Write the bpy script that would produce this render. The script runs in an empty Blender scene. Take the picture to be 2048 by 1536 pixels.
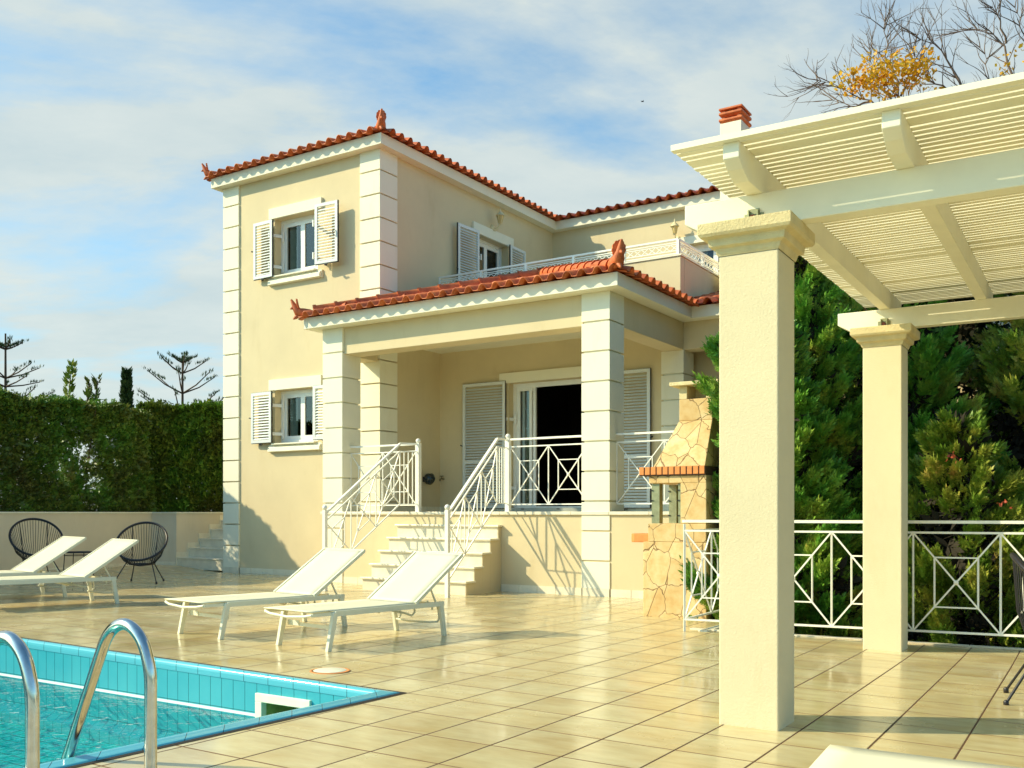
import bpy, bmesh, math, random
import numpy as np
from mathutils import Vector, Matrix
random.seed(7); rng = np.random.default_rng(7)
sc = bpy.context.scene
COL = sc.collection
R = math.radians

# ------------------------------------------------------------------ materials
def nmat(name):
    m = bpy.data.materials.new(name); m.use_nodes = True
    nt = m.node_tree; b = nt.nodes['Principled BSDF']
    return m, nt, b
def lk(nt, a, b): nt.links.new(a, b)
def node(nt, t, **kw):
    n = nt.nodes.new(t)
    for k, v in kw.items():
        if k.startswith('_'): n.inputs[k[1:]].default_value = v
        else: setattr(n, k, v)
    return n
def math_(nt, op, a, b=None, c=None, clamp=False):
    n = nt.nodes.new('ShaderNodeMath'); n.operation = op; n.use_clamp = clamp
    for i, x in enumerate((a, b, c)):
        if x is None: continue
        if hasattr(x, 'is_linked') or isinstance(x, bpy.types.NodeSocket): nt.links.new(x, n.inputs[i])
        else: n.inputs[i].default_value = x
    return n.outputs[0]
def coords(nt, kind='Object'):
    return nt.nodes.new('ShaderNodeTexCoord').outputs[kind]
def noise(nt, vec, scale, detail=4, rough=.55, scl=None):
    if scl:
        mp = nt.nodes.new('ShaderNodeMapping'); mp.inputs['Scale'].default_value = scl
        lk(nt, vec, mp.inputs[0]); vec = mp.outputs[0]
    n = nt.nodes.new('ShaderNodeTexNoise'); n.inputs['Scale'].default_value = scale
    n.inputs['Detail'].default_value = detail; n.inputs['Roughness'].default_value = rough
    lk(nt, vec, n.inputs['Vector']); return n.outputs['Fac']
def ramp(nt, fac, stops):
    r = nt.nodes.new('ShaderNodeValToRGB'); e = r.color_ramp.elements
    while len(e) < len(stops): e.new(.5)
    for i, (p, c) in enumerate(stops): e[i].position = p; e[i].color = (*c, 1) if len(c) == 3 else c
    lk(nt, fac, r.inputs[0]); return r.outputs[0]
def mix(nt, fac, a, b, mode='MIX'):
    n = nt.nodes.new('ShaderNodeMix'); n.data_type = 'RGBA'; n.blend_type = mode
    for s, x in ((n.inputs[0], fac), (n.inputs[6], a), (n.inputs[7], b)):
        if isinstance(x, bpy.types.NodeSocket): lk(nt, x, s)
        elif isinstance(x, (int, float)): s.default_value = x
        else: s.default_value = (*x, 1)
    return n.outputs[2]
def bump(nt, b, h, strength=.3, dist=.01):
    n = nt.nodes.new('ShaderNodeBump'); n.inputs['Strength'].default_value = strength
    n.inputs['Distance'].default_value = dist; lk(nt, h, n.inputs['Height']); lk(nt, n.outputs[0], b.inputs['Normal'])
def plaster(name, c, var=.08, bscale=60, bs=.25, rough=.85, bd=.004, big=1.2):
    m, nt, b = nmat(name); co = coords(nt)
    f = noise(nt, co, big, 6, .6)
    c1 = tuple(x * (1 - var) for x in c); c2 = tuple(min(1, x * (1 + var)) for x in c)
    col = ramp(nt, f, [(.3, c1), (.7, c2)])
    g = noise(nt, co, 3.0, 5, .7, (1, 1, .25))
    st = ramp(nt, g, [(.56, (1, 1, 1)), (.8, (.93, .91, .86))])
    col = mix(nt, 1.0, col, st, 'MULTIPLY')
    lk(nt, col, b.inputs['Base Color']); b.inputs['Roughness'].default_value = rough
    bump(nt, b, noise(nt, co, bscale, 5, .7), bs, bd)
    return m
def plain(name, c, rough=.5, metal=0, var=.06, scale=8, bs=0, spec=None):
    m, nt, b = nmat(name); co = coords(nt)
    f = noise(nt, co, scale, 4, .6)
    col = ramp(nt, f, [(.3, tuple(x * (1 - var) for x in c)), (.7, tuple(min(1, x * (1 + var)) for x in c))])
    lk(nt, col, b.inputs['Base Color']); b.inputs['Roughness'].default_value = rough
    b.inputs['Metallic'].default_value = metal
    if spec is not None: b.inputs['Specular IOR Level'].default_value = spec
    if bs: bump(nt, b, noise(nt, co, scale * 10, 4), bs, .003)
    return m
M = {}
M['stucco'] = plaster('stucco', (.68, .565, .345), .05, 90, .35)
M['trim'] = plaster('trim_plaster', (.85, .81, .63), .03, 80, .2)
M['pillar'] = plaster('pillar_plaster', (.69, .60, .385), .06, 85, .7, bd=.004)
M['pwall'] = plaster('garden_wall_plaster', (.72, .62, .45), .06, 40, .4)
M['cap'] = plaster('capital_stone', (.70, .58, .31), .12, 55, 1.0, .9, .008, 6)
M['wood'] = plain('painted_wood', (.84, .80, .62), .55, 0, .05, 3, .15)
M['metalw'] = plain('white_metal', (.88, .86, .76), .35, 0, .03, 5)
M['shut'] = plain('shutter_paint', (.70, .73, .70), .4, 0, .03, 5)
M['pvc'] = plain('window_frame_paint', (.85, .85, .80), .3, 0, .02, 5)
M['black'] = plain('black_metal', (.012, .010, .012), .4, 0, .1)
M['cord'] = plain('black_cord', (.012, .011, .012), .5, 0, .1)
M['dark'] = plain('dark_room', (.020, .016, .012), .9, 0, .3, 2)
M['curtain'] = plain('curtain_cloth', (.42, .45, .36), .9, 0, .15, 12)
M['marble'] = plain('step_marble', (.80, .73, .55), .3, 0, .10, 5)
M['steel'] = plain('stainless_steel', (.62, .60, .55), .14, 1, .12, 20)
M['alu'] = plain('dull_bracket_metal', (.30, .31, .18), .5, .6, .2, 14)
M['rust'] = plain('rusty_bolt', (.09, .025, .015), .5, .5, .3, 30)
M['greyal'] = plain('aluminium_sill', (.40, .42, .38), .4, .3, .05)
M['trunk'] = plain('bark', (.09, .06, .035), .9, 0, .3, 10, .5)
M['twig'] = plain('twig_bark', (.17, .12, .09), .9, 0, .3, 10)
M['lamp'] = plain('lantern_cream', (.78, .66, .38), .45, 0, .06)
M['lampglass'] = plain('lantern_glass', (.75, .55, .22), .15, 0, .1)
M['shade'] = plain('bulkhead_glass', (.02, .03, .03), .1)
M['brass'] = plain('tap_brass', (.25, .22, .14), .3, .9)
M['soilm'] = plain('soil', (.05, .035, .02), .95, 0, .4, 4)
M['brick'] = plain('firebrick', (.70, .26, .07), .8, 0, .12, 12, .4)
M['mortar'] = plain('brick_mortar', (.07, .035, .02), .95)
M['skim'] = plain('skimmer_plastic', (.84, .82, .60), .35, 0, .06, 20)
M['skimin'] = plain('skimmer_inside', (.42, .48, .16), .6, 0, .4, 8)
M['joint'] = plain('pool_joint_rubber', (.02, .014, .008), .8)

def sling(name, c):
    m, nt, b = nmat(name); co = coords(nt)
    w = nt.nodes.new('ShaderNodeTexWave'); w.inputs['Scale'].default_value = 160; lk(nt, co, w.inputs['Vector'])
    f = noise(nt, co, 4, 4)
    lk(nt, ramp(nt, f, [(.3, tuple(x * .95 for x in c)), (.7, c)]), b.inputs['Base Color'])
    b.inputs['Roughness'].default_value = .6
    bump(nt, b, w.outputs['Fac'], .08, .001)
    return m
M['sling'] = sling('sling_fabric', (.78, .73, .50))
M['lframe'] = plain('lounger_frame_paint', (.78, .76, .58), .35, 0, .03)

def tile_mat(name):   # terracotta
    m, nt, b = nmat(name); co = coords(nt)
    g = nt.nodes.new('ShaderNodeNewGeometry')
    f = noise(nt, co, 9, 5, .65)
    c1 = ramp(nt, f, [(.25, (.30, .06, .018)), (.5, (.56, .13, .033)), (.8, (.72, .23, .06))])
    c2 = ramp(nt, g.outputs['Random Per Island'], [(0, (.78, .72, .72)), (.5, (1, .98, .95)), (1, (1.15, 1.12, 1.05))])
    lk(nt, mix(nt, 1.0, c1, c2, 'MULTIPLY'), b.inputs['Base Color'])
    b.inputs['Roughness'].default_value = .6
    bump(nt, b, noise(nt, co, 60, 4), .3, .003)
    return m
M['tile'] = tile_mat('terracotta_tile')

def stone_mat():
    m, nt, b = nmat('crazy_paving_stone'); co = coords(nt)
    mp = nt.nodes.new('ShaderNodeMapping'); mp.inputs['Scale'].default_value = (1, 1, .75); mp.inputs['Rotation'].default_value = (.1, .3, .25); lk(nt, co, mp.inputs[0])
    wob = noise(nt, co, 5, 3); va = nt.nodes.new('ShaderNodeVectorMath'); va.operation = 'MULTIPLY_ADD'
    cb = nt.nodes.new('ShaderNodeCombineXYZ'); lk(nt, wob, cb.inputs[0]); lk(nt, wob, cb.inputs[2])
    lk(nt, cb.outputs[0], va.inputs[0]); va.inputs[1].default_value = (.12, .12, .12); lk(nt, mp.outputs[0], va.inputs[2])
    v = nt.nodes.new('ShaderNodeTexVoronoi'); v.feature = 'DISTANCE_TO_EDGE'; v.inputs['Scale'].default_value = 4.3; lk(nt, va.outputs[0], v.inputs['Vector'])
    v2 = nt.nodes.new('ShaderNodeTexVoronoi'); v2.inputs['Scale'].default_value = 4.3; lk(nt, va.outputs[0], v2.inputs['Vector'])
    f = noise(nt, co, 7, 6, .65)
    c = ramp(nt, f, [(.25, (.62, .38, .13)), (.5, (.76, .55, .26)), (.78, (.80, .66, .40))])
    sep = nt.nodes.new('ShaderNodeSeparateColor'); lk(nt, v2.outputs['Color'], sep.inputs[0])
    c = mix(nt, 1.0, c, ramp(nt, sep.outputs[0], [(0, (.82, .76, .66)), (1, (1, 1, 1))]), 'MULTIPLY')
    fac = ramp(nt, v.outputs['Distance'], [(.006, (0, 0, 0)), (.018, (1, 1, 1))])
    lk(nt, mix(nt, fac, (.26, .15, .055), c), b.inputs['Base Color']); b.inputs['Roughness'].default_value = .75
    hgt = mix(nt, .15, fac, noise(nt, co, 30, 5))
    bump(nt, b, hgt, .6, .012)
    return m
M['stone'] = stone_mat()

def deck_mat():
    m, nt, b = nmat('deck_tiles'); co = coords(nt)
    mp = nt.nodes.new('ShaderNodeMapping'); mp.inputs['Rotation'].default_value = (0, 0, R(31.13)); lk(nt, co, mp.inputs[0])
    sp = nt.nodes.new('ShaderNodeSeparateXYZ'); lk(nt, mp.outputs[0], sp.inputs[0])
    su, sv = .4051, .4537
    u = math_(nt, 'DIVIDE', math_(nt, 'ADD', sp.outputs[0], 3.8421), su)
    v = math_(nt, 'DIVIDE', math_(nt, 'SUBTRACT', sp.outputs[1], 5.0462), sv)
    du = math_(nt, 'MULTIPLY', math_(nt, 'PINGPONG', u, .5), su)
    dv = math_(nt, 'MULTIPLY', math_(nt, 'PINGPONG', v, .5), sv)
    # PINGPONG(x,.5) is the distance to the nearest whole number
    mu = nt.nodes.new('ShaderNodeMapRange'); lk(nt, du, mu.inputs[0]); mu.inputs[1].default_value = .0042; mu.inputs[2].default_value = .0075
    mv = nt.nodes.new('ShaderNodeMapRange'); lk(nt, dv, mv.inputs[0]); mv.inputs[1].default_value = .0042; mv.inputs[2].default_value = .0075
    fu = math_(nt, 'FLOOR', math_(nt, 'ADD', u, .0)); fv = math_(nt, 'FLOOR', math_(nt, 'ADD', v, .0))
    cb = nt.nodes.new('ShaderNodeCombineXYZ'); lk(nt, fu, cb.inputs[0]); lk(nt, fv, cb.inputs[1])
    wn = nt.nodes.new('ShaderNodeTexWhiteNoise'); wn.noise_dimensions = '2D'; lk(nt, cb.outputs[0], wn.inputs['Vector'])
    # streaks run along the tile, shifted per tile
    sh = nt.nodes.new('ShaderNodeVectorMath'); sh.operation = 'MULTIPLY_ADD'
    lk(nt, wn.outputs['Color'], sh.inputs[0]); sh.inputs[1].default_value = (7, 7, 0); lk(nt, mp.outputs[0], sh.inputs[2])
    st = noise(nt, sh.outputs[0], 3.2, 7, .62, (1, 3.2, 1))
    cl = noise(nt, sh.outputs[0], 1.7, 4, .55, (1, 1.8, 1))
    c = ramp(nt, st, [(.25, (.41, .32, .155)), (.43, (.56, .455, .235)), (.60, (.67, .575, .32)), (.8, (.78, .70, .44))])
    c = mix(nt, .55, c, ramp(nt, cl, [(.35, (.56, .41, .17)), (.65, (.66, .58, .32))]))
    c = mix(nt, 1.0, c, ramp(nt, wn.outputs['Value'], [(0, (.90, .88, .86)), (1, (1, 1, 1))]), 'MULTIPLY')
    gs = noise(nt, co, .9, 3)
    gcol = mix(nt, gs, (.03, .014, .005), (.15, .07, .02))
    c = mix(nt, mv.outputs[0], (.17, .075, .02), c)
    c = mix(nt, mu.outputs[0], gcol, c)
    lk(nt, c, b.inputs['Base Color'])
    r = ramp(nt, noise(nt, co, 1.1, 5, .6), [(.38, (.10, .10, .10)), (.68, (.34, .34, .34))])
    gm = math_(nt, 'MINIMUM', mu.outputs[0], mv.outputs[0])
    r2 = mix(nt, gm, (.8, .8, .8), r)
    lk(nt, r2, b.inputs['Roughness'])
    b.inputs['Specular IOR Level'].default_value = .5
    h = math_(nt, 'ADD', gm, math_(nt, 'MULTIPLY', noise(nt, co, 2.2, 4), .45))
    bump(nt, b, h, .35, .004)
    bn = [n_ for n_ in nt.nodes if n_.type == 'BUMP'][0]; gg = nt.nodes.new('ShaderNodeNewGeometry')
    v1 = nt.nodes.new('ShaderNodeVectorMath'); v1.operation = 'SUBTRACT'; lk(nt, wn.outputs['Color'], v1.inputs[0]); v1.inputs[1].default_value = (.5, .5, .5)
    v2 = nt.nodes.new('ShaderNodeVectorMath'); v2.operation = 'MULTIPLY_ADD'; lk(nt, v1.outputs[0], v2.inputs[0]); v2.inputs[1].default_value = (.014, .014, 0); lk(nt, gg.outputs['Normal'], v2.inputs[2])
    v3 = nt.nodes.new('ShaderNodeVectorMath'); v3.operation = 'NORMALIZE'; lk(nt, v2.outputs[0], v3.inputs[0]); lk(nt, v3.outputs[0], bn.inputs['Normal'])
    return m
M['deck'] = deck_mat()

def pool_mat(name, wall=True):
    m, nt, b = nmat(name); co = coords(nt)
    sp = nt.nodes.new('ShaderNodeSeparateXYZ'); lk(nt, co, sp.inputs[0])
    if wall:
        a = math_(nt, 'DIVIDE', math_(nt, 'ADD', sp.outputs[0], sp.outputs[1]), .122)
        da = math_(nt, 'MULTIPLY', math_(nt, 'PINGPONG', a, .5), .122)
        z = math_(nt, 'DIVIDE', math_(nt, 'ADD', sp.outputs[2], .262), .245)
        dz = math_(nt, 'MULTIPLY', math_(nt, 'PINGPONG', z, .5), .245)
        d = math_(nt, 'MINIMUM', da, dz); w = .0022
    else:
        a = math_(nt, 'PINGPONG', math_(nt, 'DIVIDE', sp.outputs[0], .122), .5)
        z = math_(nt, 'PINGPONG', math_(nt, 'DIVIDE', sp.outputs[1], .122), .5)
        d = math_(nt, 'MULTIPLY', math_(nt, 'MINIMUM', a, z), .122); w = .004
    mr = nt.nodes.new('ShaderNodeMapRange'); lk(nt, d, mr.inputs[0]); mr.inputs[1].default_value = w * .6; mr.inputs[2].default_value = w * 1.4
    f = noise(nt, co, 1.4, 4)
    c = ramp(nt, f, [(.3, (.035, .36, .44)), (.7, (.07, .44, .50))] if wall else [(.3, (.0, .42, .46)), (.7, (.03, .56, .54))])
    lk(nt, mix(nt, mr.outputs[0], (.005, .09, .09), c), b.inputs['Base Color']); b.inputs['Roughness'].default_value = .2
    bump(nt, b, mr.outputs[0], .3, .002)
    return m
M['pwt'] = pool_mat('pool_wall_tiles'); M['pft'] = pool_mat('pool_floor_tiles', False)
def coping_mat():
    m, nt, b = nmat('coping_tiles'); co = coords(nt)
    sp = nt.nodes.new('ShaderNodeSeparateXYZ'); lk(nt, co, sp.inputs[0])
    a = math_(nt, 'DIVIDE', math_(nt, 'ADD', sp.outputs[0], sp.outputs[1]), .246)
    d = math_(nt, 'MULTIPLY', math_(nt, 'PINGPONG', a, .5), .246)
    mr = nt.nodes.new('ShaderNodeMapRange'); lk(nt, d, mr.inputs[0]); mr.inputs[1].default_value = .0015; mr.inputs[2].default_value = .0035
    lk(nt, mix(nt, mr.outputs[0], (.01, .06, .08), (.10, .46, .55)), b.inputs['Base Color']); b.inputs['Roughness'].default_value = .12
    return m
M['coping'] = coping_mat()
def water_mat():
    m = bpy.data.materials.new('pool_water'); m.use_nodes = True; nt = m.node_tree
    nt.nodes.remove(nt.nodes['Principled BSDF']); out = nt.nodes['Material Output']
    tr = nt.nodes.new('ShaderNodeBsdfTransparent'); tr.inputs[0].default_value = (.62, .98, .98, 1)
    gl = nt.nodes.new('ShaderNodeBsdfGlossy'); gl.inputs['Roughness'].default_value = .02
    fr = nt.nodes.new('ShaderNodeFresnel'); fr.inputs[0].default_value = 1.16
    co = coords(nt); h = noise(nt, co, 5, 3, .5); h2 = noise(nt, co, 14, 2, .5)
    bp = nt.nodes.new('ShaderNodeBump'); bp.inputs['Strength'].default_value = .6; bp.inputs['Distance'].default_value = .03
    lk(nt, math_(nt, 'ADD', h, math_(nt, 'MULTIPLY', h2, .3)), bp.inputs['Height'])
    lk(nt, bp.outputs[0], gl.inputs['Normal']); lk(nt, bp.outputs[0], fr.inputs['Normal'])
    mx = nt.nodes.new('ShaderNodeMixShader'); lk(nt, fr.outputs[0], mx.inputs[0]); lk(nt, tr.outputs[0], mx.inputs[1]); lk(nt, gl.outputs[0], mx.inputs[2])
    lk(nt, mx.outputs[0], out.inputs[0]); return m
M['water'] = water_mat()
def glass_mat():
    m = bpy.data.materials.new('window_glass'); m.use_nodes = True; nt = m.node_tree
    nt.nodes.remove(nt.nodes['Principled BSDF']); out = nt.nodes['Material Output']
    tr = nt.nodes.new('ShaderNodeBsdfTransparent'); tr.inputs[0].default_value = (.80, .84, .80, 1)
    gl = nt.nodes.new('ShaderNodeBsdfGlossy'); gl.inputs['Roughness'].default_value = .01
    fr = nt.nodes.new('ShaderNodeFresnel'); fr.inputs[0].default_value = 1.7
    mx = nt.nodes.new('ShaderNodeMixShader'); lk(nt, fr.outputs[0], mx.inputs[0]); lk(nt, tr.outputs[0], mx.inputs[1]); lk(nt, gl.outputs[0], mx.inputs[2])
    lk(nt, mx.outputs[0], out.inputs[0]); return m
M['glass'] = glass_mat()
def leaf_mat(name, stops, scale=1.3, trans=.10, rough=.45):
    m, nt, b = nmat(name); co = coords(nt); g = nt.nodes.new('ShaderNodeNewGeometry')
    f = noise(nt, co, scale, 5, .6)
    c = ramp(nt, f, stops)
    c = mix(nt, 1.0, c, ramp(nt, g.outputs['Random Per Island'], [(0, (.75, .8, .7)), (.5, (1, 1, 1)), (1, (1.25, 1.2, 1.1))]), 'MULTIPLY')
    lk(nt, c, b.inputs['Base Color']); b.inputs['Roughness'].default_value = rough
    b.inputs['Specular IOR Level'].default_value = .35
    out = nt.nodes['Material Output']; tl = nt.nodes.new('ShaderNodeBsdfTranslucent'); lk(nt, c, tl.inputs[0])
    mx = nt.nodes.new('ShaderNodeMixShader'); mx.inputs[0].default_value = trans
    lk(nt, b.outputs[0], mx.inputs[1]); lk(nt, tl.outputs[0], mx.inputs[2]); lk(nt, mx.outputs[0], out.inputs[0])
    return m
M['conifer'] = leaf_mat('conifer_foliage', [(.3, (.05, .17, .02)), (.46, (.11, .30, .03)), (.6, (.27, .40, .05)), (.78, (.40, .27, .06))], 2.6)
M['inner'] = plain('shaded_dead_twigs', (.022, .017, .008), .95, 0, .4, 5)  # dead inner foliage, near-black so its colour also paints shade between fronds
M['screen'] = leaf_mat('shaded_evergreen', [(.3, (.010, .022, .005)), (.7, (.025, .045, .010))])  # green darkened in the colour to stand in for shade behind the conifers
M['conifer2'] = leaf_mat('bushy_foliage', [(.3, (.05, .12, .015)), (.46, (.14, .24, .025)), (.6, (.36, .38, .06)), (.78, (.42, .20, .08))], 2.8)
M['hedge'] = leaf_mat('hedge_foliage', [(.3, (.10, .10, .025)), (.5, (.13, .19, .025)), (.62, (.12, .26, .03)), (.78, (.30, .18, .06))], 1.1)
M['pine'] = leaf_mat('norfolk_foliage', [(.3, (.025, .055, .015)), (.7, (.06, .11, .03))])
M['yellow'] = leaf_mat('autumn_leaves', [(.3, (.55, .22, .01)), (.5, (.75, .42, .02)), (.75, (.45, .42, .03))], 3, .4)
M['red'] = leaf_mat('red_leaves', [(.3, (.4, .05, .02)), (.7, (.55, .16, .08))], 3, .3)

# ------------------------------------------------------------------ mesh builder
class MB:
    def __init__(s): s.v = []; s.f = []; s.sm = []; s.mi = []
    def add(s, vs, fs, smooth=False, mi=0):
        o = len(s.v); s.v += [tuple(p) for p in vs]
        s.f += [tuple(i + o for i in f) for f in fs]; s.sm += [smooth] * len(fs); s.mi += [mi] * len(fs); return s
    def box(s, x0, x1, y0, y1, z0, z1, mi=0):
        v = [(x, y, z) for z in (z0, z1) for y in (y0, y1) for x in (x0, x1)]
        return s.add(v, [(0, 2, 3, 1), (4, 5, 7, 6), (0, 1, 5, 4), (1, 3, 7, 5), (3, 2, 6, 7), (2, 0, 4, 6)], mi=mi)
    def hexa(s, p, mi=0):   # 4 bottom, 4 top
        return s.add(p, [(3, 2, 1, 0), (4, 5, 6, 7), (0, 1, 5, 4), (1, 2, 6, 5), (2, 3, 7, 6), (3, 0, 4, 7)], mi=mi)
    def bar(s, p, q, w, h=None, up=(0, 0, 1), mi=0):
        p = Vector(p); q = Vector(q); h = h or w; d = (q - p).normalized(); up = Vector(up)
        if abs(d.dot(up)) > .99: up = Vector((1, 0, 0))
        sx = d.cross(up).normalized() * (w / 2); sz = sx.normalized().cross(d).normalized() * (h / 2)
        c = [(-1, -1), (1, -1), (1, 1), (-1, 1)]
        return s.add([p + sx * a + sz * b for a, b in c] + [q + sx * a + sz * b for a, b in c],
                     [(3, 2, 1, 0), (4, 5, 6, 7), (0, 1, 5, 4), (1, 2, 6, 5), (2, 3, 7, 6), (3, 0, 4, 7)], mi=mi)
    def tube(s, pts, r, n=8, close=False, caps=True, mi=0):
        pts = [Vector(p) for p in pts]; N = len(pts); rs = r if isinstance(r, (list, tuple)) else [r] * N
        up = Vector((0, 0, 1)); V = []; F = []; prev = None
        for i, p in enumerate(pts):
            a = pts[(i - 1) % N] if (close or i > 0) else p; b = pts[(i + 1) % N] if (close or i < N - 1) else p
            d = (b - a).normalized()
            if prev is None:
                x = d.cross(up)
                if x.length < .01: x = d.cross(Vector((1, 0, 0)))
            else: x = prev - d * prev.dot(d)
            x.normalize(); prev = x; y = d.cross(x)
            V += [p + (x * math.cos(2 * math.pi * k / n) + y * math.sin(2 * math.pi * k / n)) * rs[i] for k in range(n)]
        for i in range(N if close else N - 1):
            j = (i + 1) % N
            F += [(i * n + k, i * n + (k + 1) % n, j * n + (k + 1) % n, j * n + k) for k in range(n)]
        s.add(V, F, True, mi)
        if caps and not close:
            s.add(V[:n], [tuple(range(n))[::-1]], mi=mi); s.add(V[-n:], [tuple(range(n))], mi=mi)
        return s
    def lathe(s, prof, c, n=16, mi=0):
        V = [(c[0] + r * math.cos(2 * math.pi * k / n), c[1] + r * math.sin(2 * math.pi * k / n), c[2] + z) for r, z in prof for k in range(n)]
        F = [(i * n + k, i * n + (k + 1) % n, (i + 1) * n + (k + 1) % n, (i + 1) * n + k) for i in range(len(prof) - 1) for k in range(n)]
        return s.add(V, F, True, mi)
    def ball(s, c, r, n=12): return s.lathe([(max(.0001, r * math.sin(math.pi * i / 8)), -r * math.cos(math.pi * i / 8)) for i in range(9)], c, n)
    def build(s, name, mat, parent=None, loc=None, rot=None, bev=0):
        me = bpy.data.meshes.new(name); me.from_pydata(s.v, [], s.f)
        for k in (mat if isinstance(mat, (list, tuple)) else [mat]): me.materials.append(M[k])
        me.polygons.foreach_set('use_smooth', s.sm); me.polygons.foreach_set('material_index', s.mi); me.update()
        o = bpy.data.objects.new(name, me); COL.objects.link(o)
        if parent is not None: o.parent = parent
        if loc: o.location = loc
        if rot: o.rotation_euler = rot
        if bev:
            md = o.modifiers.new('edge', 'BEVEL'); md.width = bev; md.segments = 2; md.limit_method = 'ANGLE'; md.angle_limit = R(50)
        return o
def fast_mesh(name, V, F, mat, parent=None):   # numpy arrays, F (n,3) or (n,4)
    me = bpy.data.meshes.new(name); n, k = F.shape
    me.vertices.add(len(V)); me.vertices.foreach_set('co', V.astype(np.float32).ravel())
    me.loops.add(n * k); me.loops.foreach_set('vertex_index', F.astype(np.int32).ravel())
    me.polygons.add(n); me.polygons.foreach_set('loop_start', np.arange(0, n * k, k, dtype=np.int32))
    me.polygons.foreach_set('loop_total', np.full(n, k, dtype=np.int32)); me.update(calc_edges=True)
    me.materials.append(M[mat]); o = bpy.data.objects.new(name, me); COL.objects.link(o)
    if parent is not None: o.parent = parent
    return o
def tag(o, label=None, cat=None, group=None, kind=None):
    if label: o['label'] = label
    if cat: o['category'] = cat
    if group: o['group'] = group
    if kind: o['kind'] = kind
    return o
def empty(name, loc=(0, 0, 0), rz=0, scale=1):
    o = bpy.data.objects.new(name, None); COL.objects.link(o); o.location = loc; o.rotation_euler = (0, 0, rz)
    o.scale = (scale,) * 3; o.empty_display_size = .2; return o
def copy_tree(o, parent=None):
    c = o.copy(); COL.objects.link(c); c.parent = parent
    for ch in [x for x in bpy.data.objects if x.parent == o]: copy_tree(ch, c)
    return c

# ------------------------------------------------------------------ ground
TX, TY = -.0186, -.0053
def sm(t): t = max(0, min(1, t)); return t * t * (3 - 2 * t)
def gz(x, y):
    a = (x + .177) * .8434 - (y - 15.279) * .5373; b = (x + .177) * .5373 + (y - 15.279) * .8434
    k = sm((b + 4) / 3.5) * sm((a + 9.2) / 1.5); return (TX * x + TY * y) * (1 - k) - .077 * k
PYAW = 32.6
PC = (-.715, 6.30)          # outer corner of the pool coping
pu = (math.cos(R(PYAW)), -math.sin(R(PYAW))); pv = (math.sin(R(PYAW)), math.cos(R(PYAW)))
def P2W(a, b): return (PC[0] + a * pu[0] + b * pv[0], PC[1] + a * pu[1] + b * pv[1])
PA, PB = -6.0, -9.0         # pool extents (along a and b), negative
# railing line of the terrace
RC = Vector((1.81, 10.15)); RD = Vector((math.cos(R(26.3)), -math.sin(R(26.3)))); RB = Vector((math.sin(R(32)), math.cos(R(32))))
def build_deck():
    A = sorted(set([PA, 0.0] + [round(x * .5, 3) for x in range(-32, 26)]))
    B = sorted(set([PB, 0.0] + [round(x * .5, 3) for x in range(-24, 42)]))
    bm = bmesh.new(); vs = {}
    for i, a in enumerate(A):
        for j, b in enumerate(B):
            x, y = P2W(a, b); vs[i, j] = bm.verts.new((x, y, 0))
    for i in range(len(A) - 1):
        for j in range(len(B) - 1):
            if PA <= A[i] < 0 and PB <= B[j] < 0: continue
            bm.faces.new((vs[i, j], vs[i + 1, j], vs[i + 1, j + 1], vs[i, j + 1]))
    o1 = RC + Vector((-RD.y, RD.x)) * .20 ; n1 = Vector((-RD.y, RD.x, 0))
    n2 = Vector((RB.y, -RB.x, 0)); o2 = RC + Vector((n2.x, n2.y)) * .12
    for co, n in ((o1, n1), (o2, n2)):
        bmesh.ops.bisect_plane(bm, geom=bm.verts[:] + bm.edges[:] + bm.faces[:], dist=1e-5, plane_co=(co.x, co.y, 0), plane_no=n)
    dl = []
    for f in bm.faces:
        c = f.calc_center_median(); c2 = Vector((c.x, c.y))
        if (c2 - o1).dot(Vector((n1.x, n1.y))) > 0 and (c2 - o2).dot(Vector((n2.x, n2.y))) > 0: dl.append(f)
    bmesh.ops.delete(bm, geom=dl, context='FACES')
    for v in bm.verts: v.co.z = gz(v.co.x, v.co.y)
    for f in bm.faces:
        f.smooth = True
        if f.normal.z < 0: f.normal_flip()
    me = bpy.data.meshes.new('pool_deck'); bm.to_mesh(me); bm.free(); me.materials.append(M['deck'])
    o = bpy.data.objects.new('pool_deck', me); COL.objects.link(o); tag(o, kind='structure')
    # edge kerb of the terrace and its retaining face
    mb = MB()
    def edge(p, d, n, L, w):
        for i in range(int(L / .9)):
            a = p + d * (i * .9); b = p + d * (i * .9 + .896)
            q = [(a.x, a.y), (b.x, b.y), (b.x + n.x * w, b.y + n.y * w), (a.x + n.x * w, a.y + n.y * w)]
            z = [gz(*k) for k in q]
            mb.hexa([(k[0], k[1], zz - .06) for k, zz in zip(q, z)] + [(k[0], k[1], zz + .012) for k, zz in zip(q, z)])
    nn1 = Vector((n1.x, n1.y)); nn2 = Vector((n2.x, n2.y))
    edge(o1 + nn2 * 0.0, RD, nn1, 9, .10)
    edge(o2 + nn1 * 0.1, RB, nn2, 4, .10)
    k = mb.build('terrace_kerb', 'marble', bev=.006); tag(k, kind='structure')
    mb = MB()
    for p, d in ((o1, RD), (o2, RB)):
        q = p + d * 9
        off = Vector((-d.y, d.x)) * (.03 if d is RD else -.03)
        a = p - off * 4 if d is RD else p; 
        mb.add([(p.x, p.y, -.09), (q.x, q.y, -.12), (q.x, q.y, -1.8), (p.x, p.y, -1.8)], [(0, 1, 2, 3)])
    w = mb.build('terrace_retaining_wall', 'pwall'); tag(w, 'cream plastered edge of the terrace dropping to the trees', 'wall')
build_deck()
g = MB(); g.add([(-400, -200, -1.8), (400, -200, -1.8), (400, 600, -1.8), (-400, 600, -1.8)], [(0, 1, 2, 3)])
tag(g.build('ground', 'soilm'), kind='structure')

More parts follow.
